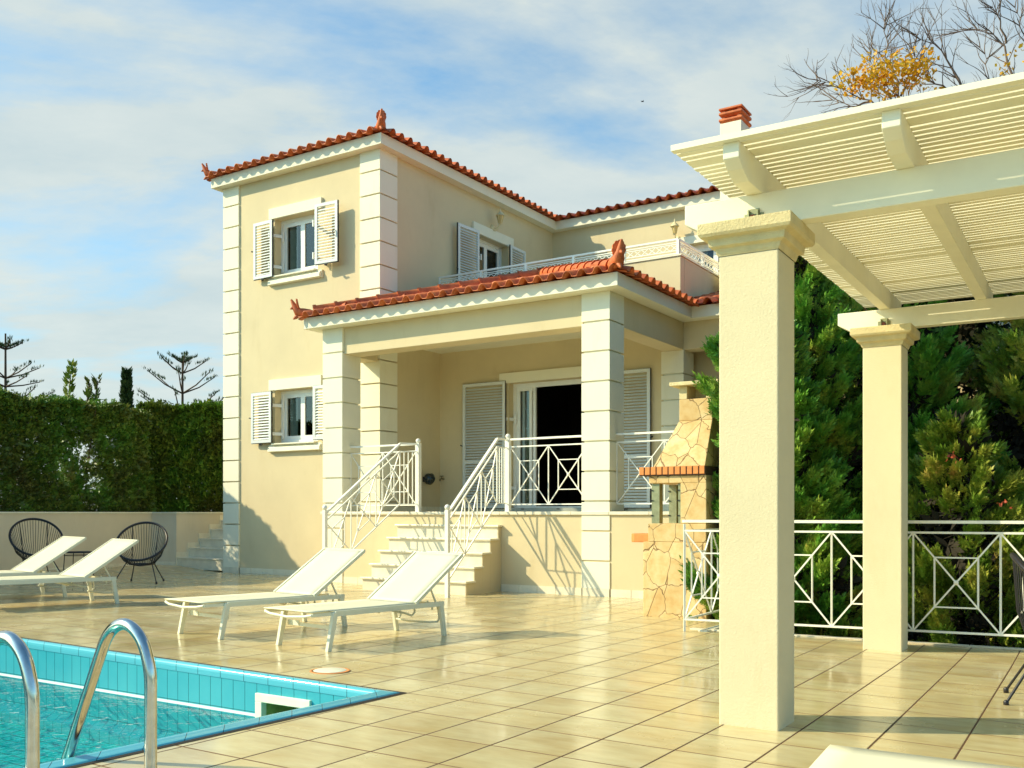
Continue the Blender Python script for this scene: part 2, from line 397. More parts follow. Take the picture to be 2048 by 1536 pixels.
# ------------------------------------------------------------------ pool
pr = empty('swimming_pool', (PC[0], PC[1], 0), R(-PYAW)); tag(pr, 'turquoise tiled swimming pool with light blue coping', 'swimming pool', kind='structure')
def pz_(a, b): return gz(*P2W(a, b))
mb = MB(); IW = .115; D = -.60
def strip(a0, b0, a1, b1, top, bot):   # vertical wall
    n = 12; 
    for i in range(n):
        t0, t1 = i / n, (i + 1) / n
        p = (a0 + (a1 - a0) * t0, b0 + (b1 - b0) * t0); q = (a0 + (a1 - a0) * t1, b0 + (b1 - b0) * t1)
        mb.add([(*p, pz_(*p) + top), (*q, pz_(*q) + top), (*q, bot), (*p, bot)], [(0, 1, 2, 3)])
ia, ib = PA + IW, PB + IW
sk0, sk1 = -1.19, -.73     # skimmer opening along the back wall
strip(-IW, -IW, sk1, -IW, -.02, D); strip(sk0, -IW, ia, -IW, -.02, D)
mb.add([(sk1, -IW, pz_(sk1, -IW) - .02), (sk0, -IW, pz_(sk0, -IW) - .02), (sk0, -IW, -.150), (sk1, -IW, -.150)], [(0, 1, 2, 3)])
mb.add([(sk1, -IW, -.40), (sk0, -IW, -.40), (sk0, -IW, D), (sk1, -IW, D)], [(0, 1, 2, 3)])
strip(ia, -IW, ia, ib, -.02, D); strip(ia, ib, -IW, ib, -.02, D); strip(-IW, ib, -IW, -IW, -.02, D)
mb.build('basin_wall', 'pwt', pr)
mb = MB(); mb.add([(ia, ib, D), (-IW, ib, D), (-IW, -IW, D), (ia, -IW, D)], [(0, 1, 2, 3)]); mb.build('basin_floor', 'pft', pr)
mb = MB()
for (a0, b0, a1, b1, nx, ny) in ((ia, -IW, sk0, -IW, 0, -1), (sk1, -IW, -IW, -IW, 0, -1), (-IW, -IW, -IW, ib, -1, 0), (ia, ib, -IW, ib, 0, 1), (ia, -IW, ia, ib, 1, 0)):
    mb.add([(a0, b0, -.292), (a1, b1, -.292), (a1, b1, -.272), (a0, b0, -.272), (a0 + nx * .003, b0 + ny * .003, -.292), (a1 + nx * .003, b1 + ny * .003, -.292), (a1 + nx * .003, b1 + ny * .003, -.272), (a0 + nx * .003, b0 + ny * .003, -.272)],
           [(3, 2, 1, 0), (4, 5, 6, 7), (0, 1, 5, 4), (2, 3, 7, 6)])
# lighter ledge tiles under water
mb.build('white_tile_band', 'pvc', pr)
mb = MB()
for (a0, b0, a1, b1, nx, ny) in ((ia, -IW, -IW, -IW, 0, -1), (-IW, -IW, -IW, ib, -1, 0)):
    mb.add([(a0, b0, D), (a1, b1, D), (a1 + nx * .25, b1 + ny * .25, D), (a0 + nx * .25, b0 + ny * .25, D), (a0, b0, D + .08), (a1, b1, D + .08), (a1 + nx * .25, b1 + ny * .25, D + .08), (a0 + nx * .25, b0 + ny * .25, D + .08)],
           [(4, 5, 6, 7), (3, 2, 6, 7), (0, 1, 5, 4)])
mb.build('basin_ledge', 'pwt', pr)
mb = MB()   # rounded coping
prof = [(-.0, -.03), (.0, .004), (.02, .010), (.045, .012), (.062, .016), (.078, .020), (.096, .016), (.108, .002), (.112, -.018), (.11, -.05)]
ring = [(0, 0, -1, -1), (PA, 0, 1, -1), (PA, PB, 1, 1), (0, PB, -1, 1)]
for i in range(4):
    c0, c1 = ring[i], ring[(i + 1) % 4]; n = 14; V = []; F = []
    for k in range(n + 1):
        t = k / n
        for d, z in prof:
            a = (c0[0] + c0[2] * (d + .010)) * (1 - t) + (c1[0] + c1[2] * (d + .010)) * t; b = (c0[1] + c0[3] * (d + .010)) * (1 - t) + (c1[1] + c1[3] * (d + .010)) * t
            V.append((a, b, pz_(a, b) + z))
    m_ = len(prof)
    for k in range(n):
        F += [(k * m_ + j, k * m_ + j + 1, (k + 1) * m_ + j + 1, (k + 1) * m_ + j) for j in range(m_ - 1)]
    mb.add(V, F, True)
mb.build('coping', 'coping', pr)
mb = MB()
for i in range(4):
    c0, c1 = ring[i], ring[(i + 1) % 4]; n = 14
    for k in range(n):
        q = []
        for t in (k / n, (k + 1) / n):
            for d in (-.026, .012):
                a = (c0[0] + c0[2] * d) * (1 - t) + (c1[0] + c1[2] * d) * t; b = (c0[1] + c0[3] * d) * (1 - t) + (c1[1] + c1[3] * d) * t
                q.append((a, b, pz_(a, b) + .0025))
        mb.add(q, [(0, 1, 3, 2)])
mb.build('expansion_joint', 'joint', pr)
mb = MB()
s0, s1, zt, zb, y0 = sk0, sk1, -.150, -.40, -IW
for a0, a1, z0, z1 in ((s0 - .035, s1 + .035, zt - .03, zt + .03), (s0 - .035, s1 + .035, zb - .03, zb + .03), (s0 - .035, s0 + .03, zb + .03, zt - .03), (s1 - .03, s1 + .035, zb + .03, zt - .03)):
    mb.box(a0, a1, y0 - .02, y0 + .03, z0, z1)
sf = mb.build('skimmer_frame', 'skim', pr, bev=.004)
mb = MB()
mb.add([(s0, y0, zt), (s1, y0, zt), (s1, y0 + .35, zt), (s0, y0 + .35, zt), (s0, y0, zb), (s1, y0, zb), (s1, y0 + .35, zb), (s0, y0 + .35, zb)], [(0, 1, 2, 3), (7, 6, 5, 4), (0, 3, 7, 4), (2, 1, 5, 6), (3, 2, 6, 7)])
mb.build('skimmer_box', 'skimin', sf)
mb = MB(); mb.add([(ia + .001, ib + .001, -.300), (-IW - .001, ib + .001, -.300), (-IW - .001, -IW + .30, -.300), (ia + .001, -IW + .30, -.300)], [(0, 1, 2, 3)])
mb.v = [(ia + .001, ib + .001, -.3), (-IW - .001, ib + .001, -.3), (-IW - .001, -IW - .001, -.3), (ia + .001, -IW - .001, -.3)]
mb.add([(sk0, -IW, -.3), (sk1, -IW, -.3), (sk1, -IW + .34, -.3), (sk0, -IW + .34, -.3)], [(0, 1, 2, 3)])
wt = mb.build('pool_water', 'water', pr); tag(wt, kind='structure')

# ladder
def rail_path(base, out):
    bx, by = base; ux, uy = -pu[0], -pu[1]; z0 = gz(bx, by)
    p = [(0, z0 - .02), (0, .30), (0, .42), (.012, .50), (.05, .59), (.11, .645), (.18, .665), (.25, .645), (.31, .59), (.36, .50), (.42, .38), (.52, .18), (.66, -.10), (.80, -.36), (.85, -.52)]
    # resample smooth
    pts = [Vector((bx + ux * s, by + uy * s, z)) for s, z in p]; res = []
    for i in range(len(pts) - 1):
        a = pts[max(0, i - 1)]; b = pts[i]; c = pts[i + 1]; d = pts[min(len(pts) - 1, i + 2)]
        for k in range(5):
            t = k / 5; res.append(.5 * ((2 * b) + (c - a) * t + (2 * a - 5 * b + 4 * c - d) * t * t + (3 * b - a - 3 * c + d) * t ** 3))
    return res + [pts[-1]]
lad = empty('pool_ladder', (-1.69, 3.92, gz(-1.69, 3.92))); tag(lad, 'curved stainless steel pool ladder handrails at the near pool edge', 'pool ladder')
for k, (bx, by) in enumerate(((-1.55, 4.15), (-1.834, 3.70))):
    mb = MB(); pts = rail_path((bx, by), 0); pts = [p - Vector(lad.location) for p in pts]
    mb.tube(pts, .0262, 20); h = mb.build('handrail', 'steel', lad)
    m2 = MB(); m2.lathe([(.027, .03), (.05, .02), (.055, 0)], (bx - lad.location.x, by - lad.location.y, 0), 20); m2.build('base_flange', 'steel', h)
mb = MB()
for z, s in ((-.28, .755), (-.48, .835)):
    a = Vector((-1.55, 4.15, z)) - Vector((pu[0], pu[1], 0)) * s - lad.location; b = Vector((-1.834, 3.70, z)) - Vector((pu[0], pu[1], 0)) * s - lad.location
    t = MB(); t.bar(a, b, .08, .02); t.build('tread', 'steel', lad)

# drain cover
dc = (-1.344, 7.143); mb = MB(); z = gz(*dc)
mb.lathe([(.0001, .008), (.118, .008), (.122, .006)], (0, 0, 0), 40)
o = mb.build('cover_plate', 'skim'); 
de = empty('drain_cover', (dc[0], dc[1], z)); tag(de, 'round cream drain lid set in the deck tiles near the pool corner', 'drain cover'); o.parent = de
mb = MB(); mb.lathe([(.124, .001), (.124, .005), (.146, .005), (.150, .001)], (0, 0, 0), 40); mb.build('rim', 'brick', de)

# ------------------------------------------------------------------ villa frame
YH, SC = 32.5, 1.067
ux, uy = math.cos(R(YH)), -math.sin(R(YH)); vx, vy = math.sin(R(YH)), math.cos(R(YH))
OX, OY = -.166, 14.32
def H2W(u, v, z): return Vector(((OX + u * ux + v * vx) * SC, (OY + u * uy + v * vy) * SC, 1.15 + (z - 1.15) * SC))
V0 = H2W(0, 0, 0)
villa = empty('villa', V0, R(-YH), SC)
tag(villa, 'two-storey cream villa with white corner blocks, porch and terracotta roofs', 'house')
zF, zTs, zPs, zB, zC = 1.177, 7.485, 4.228, 3.787, 4.168
vT, uTL, uTR, vU, vB = .957, -7.061, -3.139, 6.948, 2.70

def wall_v(mb, u0, u1, z0, z1, v, holes, depth=.24, face=-1):
    """wall facing -v with rectangular holes (u0,u1,z0,z1); reveals go back by depth"""
    us = sorted(set([u0, u1] + [h[0] for h in holes] + [h[1] for h in holes])); zs = sorted(set([z0, z1] + [h[2] for h in holes] + [h[3] for h in holes]))
    for i in range(len(us) - 1):
        for j in range(len(zs) - 1):
            c = ((us[i] + us[i + 1]) / 2, (zs[j] + zs[j + 1]) / 2)
            if any(h[0] < c[0] < h[1] and h[2] < c[1] < h[3] for h in holes): continue
            mb.add([(us[i], v, zs[j]), (us[i + 1], v, zs[j]), (us[i + 1], v, zs[j + 1]), (us[i], v, zs[j + 1])], [(0, 1, 2, 3)])
    for a, b, c, d in holes:
        w = v + depth
        mb.add([(a, v, c), (b, v, c), (b, v, d), (a, v, d), (a, w, c), (b, w, c), (b, w, d), (a, w, d)], [(0, 4, 5, 1), (1, 5, 6, 2), (2, 6, 7, 3), (3, 7, 4, 0)])
def wall_u(mb, v0, v1, z0, z1, u, holes, depth=.24):
    t = MB(); wall_v(t, v0, v1, z0, z1, 0, holes, depth)
    mb.add([(u - y, x, z) for x, y, z in t.v], t.f)

wins = dict(up=(-5.70, -4.60, 5.60, 6.68), lo=(-5.70, -4.60, 2.47, 3.46))
mb = MB()
wall_v(mb, uTL, uTR, -.05, zTs + .1, vT, [wins['up'], wins['lo']])
wall_u(mb, vT, vB, -.05, zTs + .1, uTR, [])
wall_u(mb, vB, vU, 4.9, zTs + .1, uTR, [(3.92, 5.08, 4.95, 6.74)])
mb.add([(uTL, vT, -.05), (uTL, 11, -.05), (uTL, 11, zTs + .1), (uTL, vT, zTs + .1)], [(3, 2, 1, 0)])
mb.add([(uTL, 11, -.05), (6, 11, -.05), (6, 11, zTs + .1), (uTL, 11, zTs + .1)], [(3, 2, 1, 0)])
mb.build('tower_wall', 'stucco', villa)
mb = MB(); wall_v(mb, uTR, 6, 4.9, zTs + .1, vU, [(.10, 1.2, 4.95, 6.74)])
mb.add([(6, vU, 0), (6, 11, 0), (6, 11, zTs + .1), (6, vU, zTs + .1)], [(0, 1, 2, 3)])
mb.build('upper_back_wall', 'stucco', villa)
DO = (-1.60, .27, zF + .02, 3.50)
mb = MB(); wall_v(mb, uTR, 1.62, zF, 4.9, vB, [DO])
wall_u(mb, vB, 3.30, zF, 4.3, 1.62, [])
wall_v(mb, 1.62, 6, zF, 4.3, 3.30, []); mb.add([(6, 3.3, 0), (6, vU, 0), (6, vU, 4.9), (6, 3.3, 4.9)], [(0, 1, 2, 3)])
mb.build('porch_back_wall', 'stucco', villa)
# dark rooms
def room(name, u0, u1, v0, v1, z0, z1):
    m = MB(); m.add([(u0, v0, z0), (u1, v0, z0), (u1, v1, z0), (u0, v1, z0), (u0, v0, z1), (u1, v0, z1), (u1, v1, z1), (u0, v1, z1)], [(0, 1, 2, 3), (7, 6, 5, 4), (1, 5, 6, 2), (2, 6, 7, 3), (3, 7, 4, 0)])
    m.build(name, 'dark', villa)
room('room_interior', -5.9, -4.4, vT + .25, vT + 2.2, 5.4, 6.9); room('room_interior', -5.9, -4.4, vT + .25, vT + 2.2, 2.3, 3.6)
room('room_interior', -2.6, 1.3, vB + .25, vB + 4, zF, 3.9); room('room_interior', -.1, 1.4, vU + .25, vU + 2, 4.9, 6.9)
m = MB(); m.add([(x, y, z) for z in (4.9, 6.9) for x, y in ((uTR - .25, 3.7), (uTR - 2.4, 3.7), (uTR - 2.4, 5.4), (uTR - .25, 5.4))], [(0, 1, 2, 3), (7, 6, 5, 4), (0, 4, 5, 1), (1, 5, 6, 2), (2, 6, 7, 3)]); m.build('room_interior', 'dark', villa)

# plinth, terrace slab, ceiling
mb = MB(); mb.box(-3.55, 6, .004, vB + .7, -.05, zF - .045); mb.build('porch_plinth', 'stucco', villa)
mb = MB()
x = -3.60
while x < 5.9:
    mb.box(x, min(x + .596, 6), -.03, .34, zF - .045, zF); x += .6
mb.box(-3.6, 6, .344, vB + .9, zF - .04, zF - .002)
mb.build('porch_floor', 'marble', villa, bev=.004)
mb = MB(); mb.box(-3.5, 1.78, .05, vB, zC, zC + .05); mb.box(1.78, 6, vB, 3.3, zC, zC + .05); mb.build('porch_ceiling', 'trim', villa)
mb = MB(); mb.box(-3.12, 1.36, .03, .40, zB, zPs); mb.box(1.44, 1.79, .442, vB - .061, zB, zPs); mb.box(-3.50, -3.16, .442, vT - .002, zB, zPs)
mb.box(1.44, 6, vB - .06, vB + .26, zB, zPs); mb.build('porch_beam', 'stucco', villa, bev=.006)
# skirting tiles
mb = MB()
def skirt_v(u0, u1, v, z0, step=.31, h=.105):
    u = u0; mb = MB()
    while u < u1 - .01:
        mb.box(u + .003, min(u + step, u1) - .003, v - .012, v - .001, z0 - .05, z0 + h); u += step
    mb.build('skirting_tiles', 'marble', villa)
def skirt_u(v0, v1, u, z0, step=.31, h=.105, sg=1):
    v = v0; mb = MB()
    while v < v1 - .01:
        mb.box(min(u + .001 * sg, u + .012 * sg), max(u + .001 * sg, u + .012 * sg), v + .003, min(v + step, v1) - .003, z0 - .05, z0 + h); v += step
    mb.build('skirting_tiles', 'marble', villa)
skirt_v(0.01, 1.36, .004, 0); skirt_v(1.372, 1.80, -.008, 0, .43); skirt_v(1.815, 6, .004, 0); skirt_v(-3.1, -1.93, .004, 0); skirt_v(-6.64, uTR, vT, 0); skirt_v(uTL - .03, -6.64, vT - .03, 0, .21)
skirt_v(uTR, DO[0] - .02, vB, zF, h=.10); skirt_v(DO[1] + .02, 1.4, vB, zF, h=.10); skirt_u(1.4, vB, uTR, zF, h=.10)

# rusticated columns and corner blocks
def blocks(mb, u0, u1, v0, v1, z0, z1, first, pitch, g=.024, ins=.03):
    zs = [z0]; z = first
    while z < z1 - .05: zs.append(z); z += pitch
    zs.append(z1)
    for i in range(len(zs) - 1):
        a = zs[i] + (g / 2 if i else 0); b = zs[i + 1] - (g / 2 if i < len(zs) - 2 else 0)
        mb.box(u0, u1, v0, v1, a, b)
        if i: mb.box(u0 + ins, u1 - ins, v0 + ins, v1 - ins, zs[i] - g / 2, zs[i] + g / 2)
def column(u0, u1, v0, v1, z0, z1):
    mb = MB(); blocks(mb, u0, u1, v0, v1, z0, z1, .487 if z0 < 1 else 1.738, .417); mb.build('porch_column', 'trim', villa, bev=.004)
column(1.36, 1.802, -.012, .44, .105, zPs); column(-3.56, -3.12, -.012, .44, .0, zPs); column(1.41, 1.80, vB - .08, vB + .35, zF, zB - .002)
mb = MB(); blocks(mb, uTR - .43, uTR + .03, vT - .03, vT + .45, 0, zTs, .529, .412); mb.build('corner_block', 'trim', villa, bev=.004)
mb = MB(); blocks(mb, uTL - .03, uTL + .41, vT - .03, vT + .45, .105, zTs, .529, .412); mb.build('corner_block', 'trim', villa, bev=.004)

# ------------------------------------------------------------------ windows
def shutter_mb(w, h, slats=True, pitch=.052, ang=46, hinge=1, handle=False, bolt=True):
    """leaf lying in x-z, centred on x=0, bottom z=0, outer face at y<0"""
    mb = MB(); t = .035; fr = .055
    for x0, x1, z0, z1 in ((-w / 2, w / 2, 0, fr), (-w / 2, w / 2, h - fr, h), (-w / 2, -w / 2 + fr, fr, h - fr), (w / 2 - fr, w / 2, fr, h - fr)):
        mb.box(x0, x1, -t / 2, t / 2, z0, z1)
    if h > 1.6: mb.box(-w / 2 + fr, w / 2 - fr, -t / 2 + .003, t / 2 - .003, h * .36, h * .36 + fr)
    z = fr + pitch * .5; hw = .50 * pitch
    while z < h - fr - .01:
        c, s_ = math.cos(R(ang)) * hw, math.sin(R(ang)) * hw
        mb.hexa([(-w / 2 + fr, -s_ , z - c), (w / 2 - fr, -s_, z - c), (w / 2 - fr, -s_ + .008, z - c + .002), (-w / 2 + fr, -s_ + .008, z - c + .002),
                 (-w / 2 + fr, s_ - .008, z + c - .002), (w / 2 - fr, s_ - .008, z + c - .002), (w / 2 - fr, s_, z + c), (-w / 2 + fr, s_, z + c)])
        z += pitch
    # black gasket round the leaf and fittings
    for x0, x1, z0, z1 in ((-w / 2 - .006, w / 2 + .006, -.010, -.001), (-w / 2 - .006, w / 2 + .006, h + .001, h + .007), (-w / 2 - .008, -w / 2 - .001, 0, h), (w / 2 + .001, w / 2 + .008, 0, h)):
        mb.box(x0, x1, -.004, t / 2 + .004, z0, z1, mi=1)
    if bolt:
        mb.box(-.012, .012, -.045, -.0, -.05, -.012, mi=1); mb.box(-.02, .07, -.05, -.03, -.035, -.02, mi=1)
    sx = -hinge
    if handle:
        mb.bar((sx * (w / 2 - .05), -.03, h * .52), (sx * (w / 2 - .07), -.055, h * .49), .014, mi=1); mb.bar((sx * (w / 2 - .07), -.055, h * .49), (sx * (w / 2 - .07), -.055, h * .45), .014, mi=1); mb.bar((sx * (w / 2 - .07), -.055, h * .45), (sx * (w / 2 - .05), -.03, h * .42), .014, mi=1)
    else:
        mb.bar((sx * (w / 2), 0, h * .5), (sx * (w / 2 + .05), -.02, h * .51), .02, mi=1)
    return mb
def hinge_set(mb, x0, x1, y0, y1, zs):
    for z in zs:
        mb.bar((x0, y0, z), (x1, y1, z), .012, .06); mb.box(x1 - .02, x1 + .02, y1 - .03, y1, z - .09, z + .09)
        mb.box(x0 - .012, x0 + .012, y0 - .012, y0 + .012, z - .06, z + .06)
def window(name, loc, rot, w, h, shl, shr, lint=(.12, .20), sill=True, door=False, open_=False, curtain='L', label=None):
    """shl/shr = (x centre, y, width, angle, height, z0)"""
    mb = MB(); fd = .16; f = .05
    def fr(x0, x1, z0, z1, y0, y1, t):
        for a, b, c, d in ((x0, x1, z0, z0 + t), (x0, x1, z1 - t, z1), (x0, x0 + t, z0 + t, z1 - t), (x1 - t, x1, z0 + t, z1 - t)): mb.box(a, b, y0, y1, c, d)
    hw = w / 2
    fr(-hw + .002, hw - .002, .002, h - .002, fd, fd + .06, .055)
    # stepped reveal of the frame
    fr(-hw + .055, hw - .055, .055, h - .055, fd + .02, fd + .05, .03)
    leafs = [(-hw + .085, 0.0), (0.0, hw - .085)]
    zlo, zhi = .085, h - .085
    if open_: leafs = [(-hw + .085, -hw + .085 + .30), (-hw + .17, -hw + .17 + .28)]
    panes = []
    for i, (a, b) in enumerate(leafs):
        y = fd + .015 + (.03 if open_ and i else 0)
        fr(a, b, zlo, zhi, y, y + .045, .052); panes.append((a + .05, b - .05, y + .02))
    hinge_set(mb, -hw - .05, -hw + .06, shl[1], fd - .0, (h * .18, h * .72)) if shl else None
    hinge_set(mb, hw + .05, hw - .06, shr[1], fd - .0, (h * .18, h * .72)) if shr else None
    win = mb.build(name, 'pvc', villa, loc, rot)
    if label: win['label'] = label
    pm = MB()
    for a, b, y in panes: pm.add([(a, y, zlo + .05), (b, y, zlo + .05), (b, y, zhi - .05), (a, y, zhi - .05)], [(0, 1, 2, 3)])
    pm.build('pane', 'glass', win)
    if curtain:
        cm = MB(); a, b = (panes[0][0], panes[0][0] + (panes[0][1] - panes[0][0]) * (.55 if not open_ else .75)); n = 24; V = []
        for k in range(n + 1):
            x = a + (b - a) * k / n; y = panes[0][2] + .07 + .012 * math.sin(k * 1.7)
            V += [(x, y, zlo), (x, y, zhi)]
        cm.add(V, [(2 * k, 2 * k + 2, 2 * k + 3, 2 * k + 1) for k in range(n)], True); cm.build('curtain', 'curtain', win)
    if lint:
        lm = MB(); lm.box(-hw - lint[0], hw + lint[0], -.045, .0, h + .0, h + lint[1]); lm.build('lintel', 'trim', win, bev=.004)
    if sill:
        s = MB(); s.box(-hw - .13, hw + .13, -.035, .0, -.17, -.03); s.hexa([(-hw - .0, -.10, -.035), (hw, -.10, -.035), (hw, .15, -.03), (-hw, .15, -.03), (-hw, -.10, -.010), (hw, -.10, -.010), (hw, .15, .0), (-hw, .15, .0)])
        s.hexa([(-hw - .11, -.085, -.16), (hw + .11, -.085, -.16), (hw + .11, -.035, -.17), (-hw - .11, -.035, -.17), (-hw - .11, -.075, -.09), (hw + .11, -.075, -.09), (hw + .11, -.035, -.05), (-hw - .11, -.035, -.05)])
        s.build('sill', 'trim', win, bev=.003)
    for i, sh in enumerate((shl, shr)):
        if not sh: continue
        x, y, ww, an, hh, z0 = sh
        m = shutter_mb(ww, hh, hinge=(1 if i == 0 else -1), handle=(i == 1 and not door), pitch=.052 if not door else .05)
        m.build('shutter', ['shut', 'black'], win, (x, y, z0), (0, 0, R(an)))
    return win
uc = -5.15
window('window', (uc, vT, 5.60), None, 1.10, 1.08, (-.755, -.10, .51, -2, 1.06, -.02), (-4.23 - uc, -.17, .52, 3, 1.08, .02), label='upper window of the tower with open louvred shutters')
window('window', (uc, vT, 2.47), None, 1.10, .99, (-5.95 - uc, -.10, .56, -3, .95, .01), (-4.28 - uc, -.16, .54, 2, .97, .01), label='lower window of the tower half hidden by the porch column')
window('balcony_door', (uTR, 4.50, 4.95), (0, 0, R(90)), 1.16, 1.79, (3.44 - 4.5, -.14, .66, -3, 1.78, .0), (5.26 - 4.5, -.13, .62, 2, 1.78, .0), lint=(.16, .20), sill=False, door=True, label='shuttered balcony door in the side of the tower')
window('balcony_door', (.65, vU, 4.95), None, 1.10, 1.79, None, (.66, -.15, .62, 10, 1.78, .0), lint=(.14, .16), sill=False, door=True, label='balcony door at the back of the upper terrace')
dw = DO[1] - DO[0]; dc_ = (DO[0] + DO[1]) / 2
window('french_door', (dc_, vB, DO[2]), None, dw, DO[3] - DO[2], (-2.10 - dc_, -.05, .93, 0, 2.29, .05), (.74 - dc_, -.05, .93, 0, 2.29, .05), lint=(.17, .18), sill=False, door=True, open_=True, label='open French door under the porch with tall shutters')
mb = MB(); mb.box(DO[0], DO[1], vB - .03, vB + .2, zF + .0, zF + .075); mb.build('door_threshold', 'greyal', villa)
mb = MB()
for x in (-1.28, -.55): t_ = MB(); t_.box(x - .03, x + .03, vB - .034, vB - .031, zF + .045, zF + .06); t_.build('drain_slot', 'black', villa)
pass
# faint furniture in the dark room
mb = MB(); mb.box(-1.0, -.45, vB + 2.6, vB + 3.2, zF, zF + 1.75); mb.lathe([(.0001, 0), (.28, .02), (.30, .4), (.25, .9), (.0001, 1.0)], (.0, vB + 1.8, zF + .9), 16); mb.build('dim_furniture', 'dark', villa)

# ------------------------------------------------------------------ eaves and roofs
def eave(mb, pts, z0, h, inner, slab=.06):
    """fascia + soffit: pts outer corners (u,v) open polyline, inner wall corners"""
    for (a, b), (c, d) in zip(zip(pts[:-1], pts[1:]), zip(inner[:-1], inner[1:])):
        mb.hexa([(*a, z0), (*b, z0), (*d, z0), (*c, z0), (*a, z0 + h), (*b, z0 + h), (*d, z0 + h), (*c, z0 + h)])
o_, o2 = .19, .225
mb = MB()
T0, T1, T2, T3 = (uTL - o_, 11), (uTL - o_, vT - o_), (uTR + o_, vT - o_), (uTR + o_, vU - o_); T4 = (6.2, vU - o_)
I0, I1, I2, I3, I4 = (uTL + .1, 11), (uTL + .1, vT + .1), (uTR - .1, vT + .1), (uTR - .1, vU + .1), (6.2, vU + .1)
eave(mb, [T0, T1, T2, T3, T4], zTs, .19, [I0, I1, I2, I3, I4]); mb.build('upper_cornice', 'trim', villa, bev=.005)
uPL, uPR = -3.56, 1.802
P0, P1, P2, P3, P4 = (uPL - o2, vT - .02), (uPL - o2, -o2), (uPR + o2, -o2), (uPR + o2, vB - .08 - o2), (6.2, vB - .08 - o2)
J0, J1, J2, J3, J4 = (uPL + .3, vT - .02), (uPL + .3, .2), (uPR - .2, .2), (uPR - .2, vB + .1), (6.2, vB + .1)
mb = MB(); eave(mb, [P0, P1, P2, P3, P4], zPs, .185, [J0, J1, J2, J3, J4]); mb.build('porch_cornice', 'trim', villa, bev=.005)

def tiles(mb, O, A, S, length, run, slope, kl, kr, first_under=True, amin=None, pitch=.235, course=.36):
    """O eave start (u,v,z); A eave unit dir (2d), S uphill unit dir (2d); kl/kr hip gradients at both ends"""
    th = math.atan(slope); A3 = Vector((A[0], A[1], 0)); B3 = Vector((S[0] * math.cos(th), S[1] * math.cos(th), math.sin(th))); N = A3.cross(B3)
    if N.z < 0: N = -N
    O = Vector(O) - B3 * .13
    nc = int(math.ceil(length / pitch)); nr = int(math.ceil(run / math.cos(th) / course)) + 1
    hump = [(0, .012), (.12, .006), (.24, .004), (.36, .008), (.42, .030), (.50, .062), (.60, .082), (.70, .088), (.81, .081), (.91, .056), (1.0, .018)]
    for i in range(nc):
        for j in range(nr):
            b0 = j * course; bm_ = b0 + course * .5; a_ = (i + .5) * pitch; d = bm_ * math.cos(th) - .13
            if a_ < kl * d - .06 or a_ > length - kr * d + .06 or d > run: continue
            jz = random.uniform(-.003, .003); ja = random.uniform(-.004, .004)
            V = []
            for bb, lift in ((b0, .020), (b0 + course + .05, .0)):
                for x, h in hump: V.append(O + A3 * (i * pitch + x * pitch * 1.02 + ja) + B3 * bb + N * (h + lift + jz))
            m_ = len(hump); F = [(k, k + 1, m_ + k + 1, m_ + k) for k in range(m_ - 1)]
            lip = [V[k] - N * .016 for k in range(m_)]
            V += lip; F += [(2 * m_ + k, 2 * m_ + k + 1, k + 1, k) for k in range(m_ - 1)]
            if j == 0:
                V += [V[m_ + k] - N * .016 for k in range(m_)]; F += [(3 * m_ + k, 3 * m_ + k + 1, 2 * m_ + k + 1, 2 * m_ + k) for k in range(m_ - 1)]
            mb.add(V, F, True)
def caps(mb, p, q, r=.10, step=.36):
    p, q = Vector(p), Vector(q); d = (q - p); L = d.length; d.normalize(); sx = d.cross(Vector((0, 0, 1))).normalized(); n_ = sx.cross(d)
    n = int(L / step)
    for i in range(n + 1):
        a = p + d * (i * step); V = []; F = []
        prof = [(0, r * 1.22), (.05, r * 1.22), (.06, r * 1.06), (step + .04, r)]
        for t, rr in prof:
            for k in range(9):
                an = math.pi * (k / 8 * 1.2 - .1); V.append(a + d * t + sx * math.cos(an) * rr + n_ * (math.sin(an) * rr * .95 + .02))
        for j in range(len(prof) - 1): F += [(j * 9 + k, j * 9 + k + 1, (j + 1) * 9 + k + 1, (j + 1) * 9 + k) for k in range(8)]
        F.append(tuple(range(9))); mb.add(V, F, True)
def finial(name, parent, loc, rz, s=1.0):
    mb = MB()   # outward = +x : rising tail, chin and a scalloped palmette
    prof = [(-.26, .05, .085), (-.14, .08, .10), (-.02, .09, .105), (.08, .12, .09), (.13, .20, .062), (.16, .26, .045), (.185, .31, .032), (.21, .355, .018)]
    mb.tube([(x, 0, z) for x, z, r in prof], [r for x, z, r in prof], 10)
    mb.tube([(.06, 0, .06), (.13, 0, .0), (.17, 0, -.03)], [.05, .035, .012], 8)
    mb.tube([(.12, 0, .17), (.19, 0, .19), (.225, 0, .165)], [.03, .03, .012], 8)
    nl = 9; c = Vector((.10, 0, .20)); V = [c + Vector((-.02, 0, 0)), c + Vector((.03, 0, 0))]; rim = []
    for k in range(nl * 4 + 1):
        t = k / (nl * 4); an = math.pi * (-.12 + 1.24 * t); lobe = 1 + .10 * abs(math.sin(nl * math.pi * t)); rr = (.085 + .075 * math.sin(math.pi * t)) * lobe
        rim.append(Vector((.07 + .035 * math.sin(an), rr * .8 * math.cos(an), .20 + rr * math.sin(an))))
    n = len(rim); V = [p + Vector((-.018, 0, 0)) for p in rim] + [p + Vector((.018, 0, 0)) for p in rim] + [Vector((.05, 0, .14)), Vector((.09, 0, .14))]
    F = [(k, k + 1, n + k + 1, n + k) for k in range(n - 1)] + [(2 * n, k + 1, k) for k in range(n - 1)] + [(2 * n + 1, n + k, n + k + 1) for k in range(n - 1)]
    mb.add(V, F); mb.v = [(x * s, y * s, z * s) for x, y, z in mb.v]
    return mb.build(name, 'tile', parent, loc, (0, 0, rz))
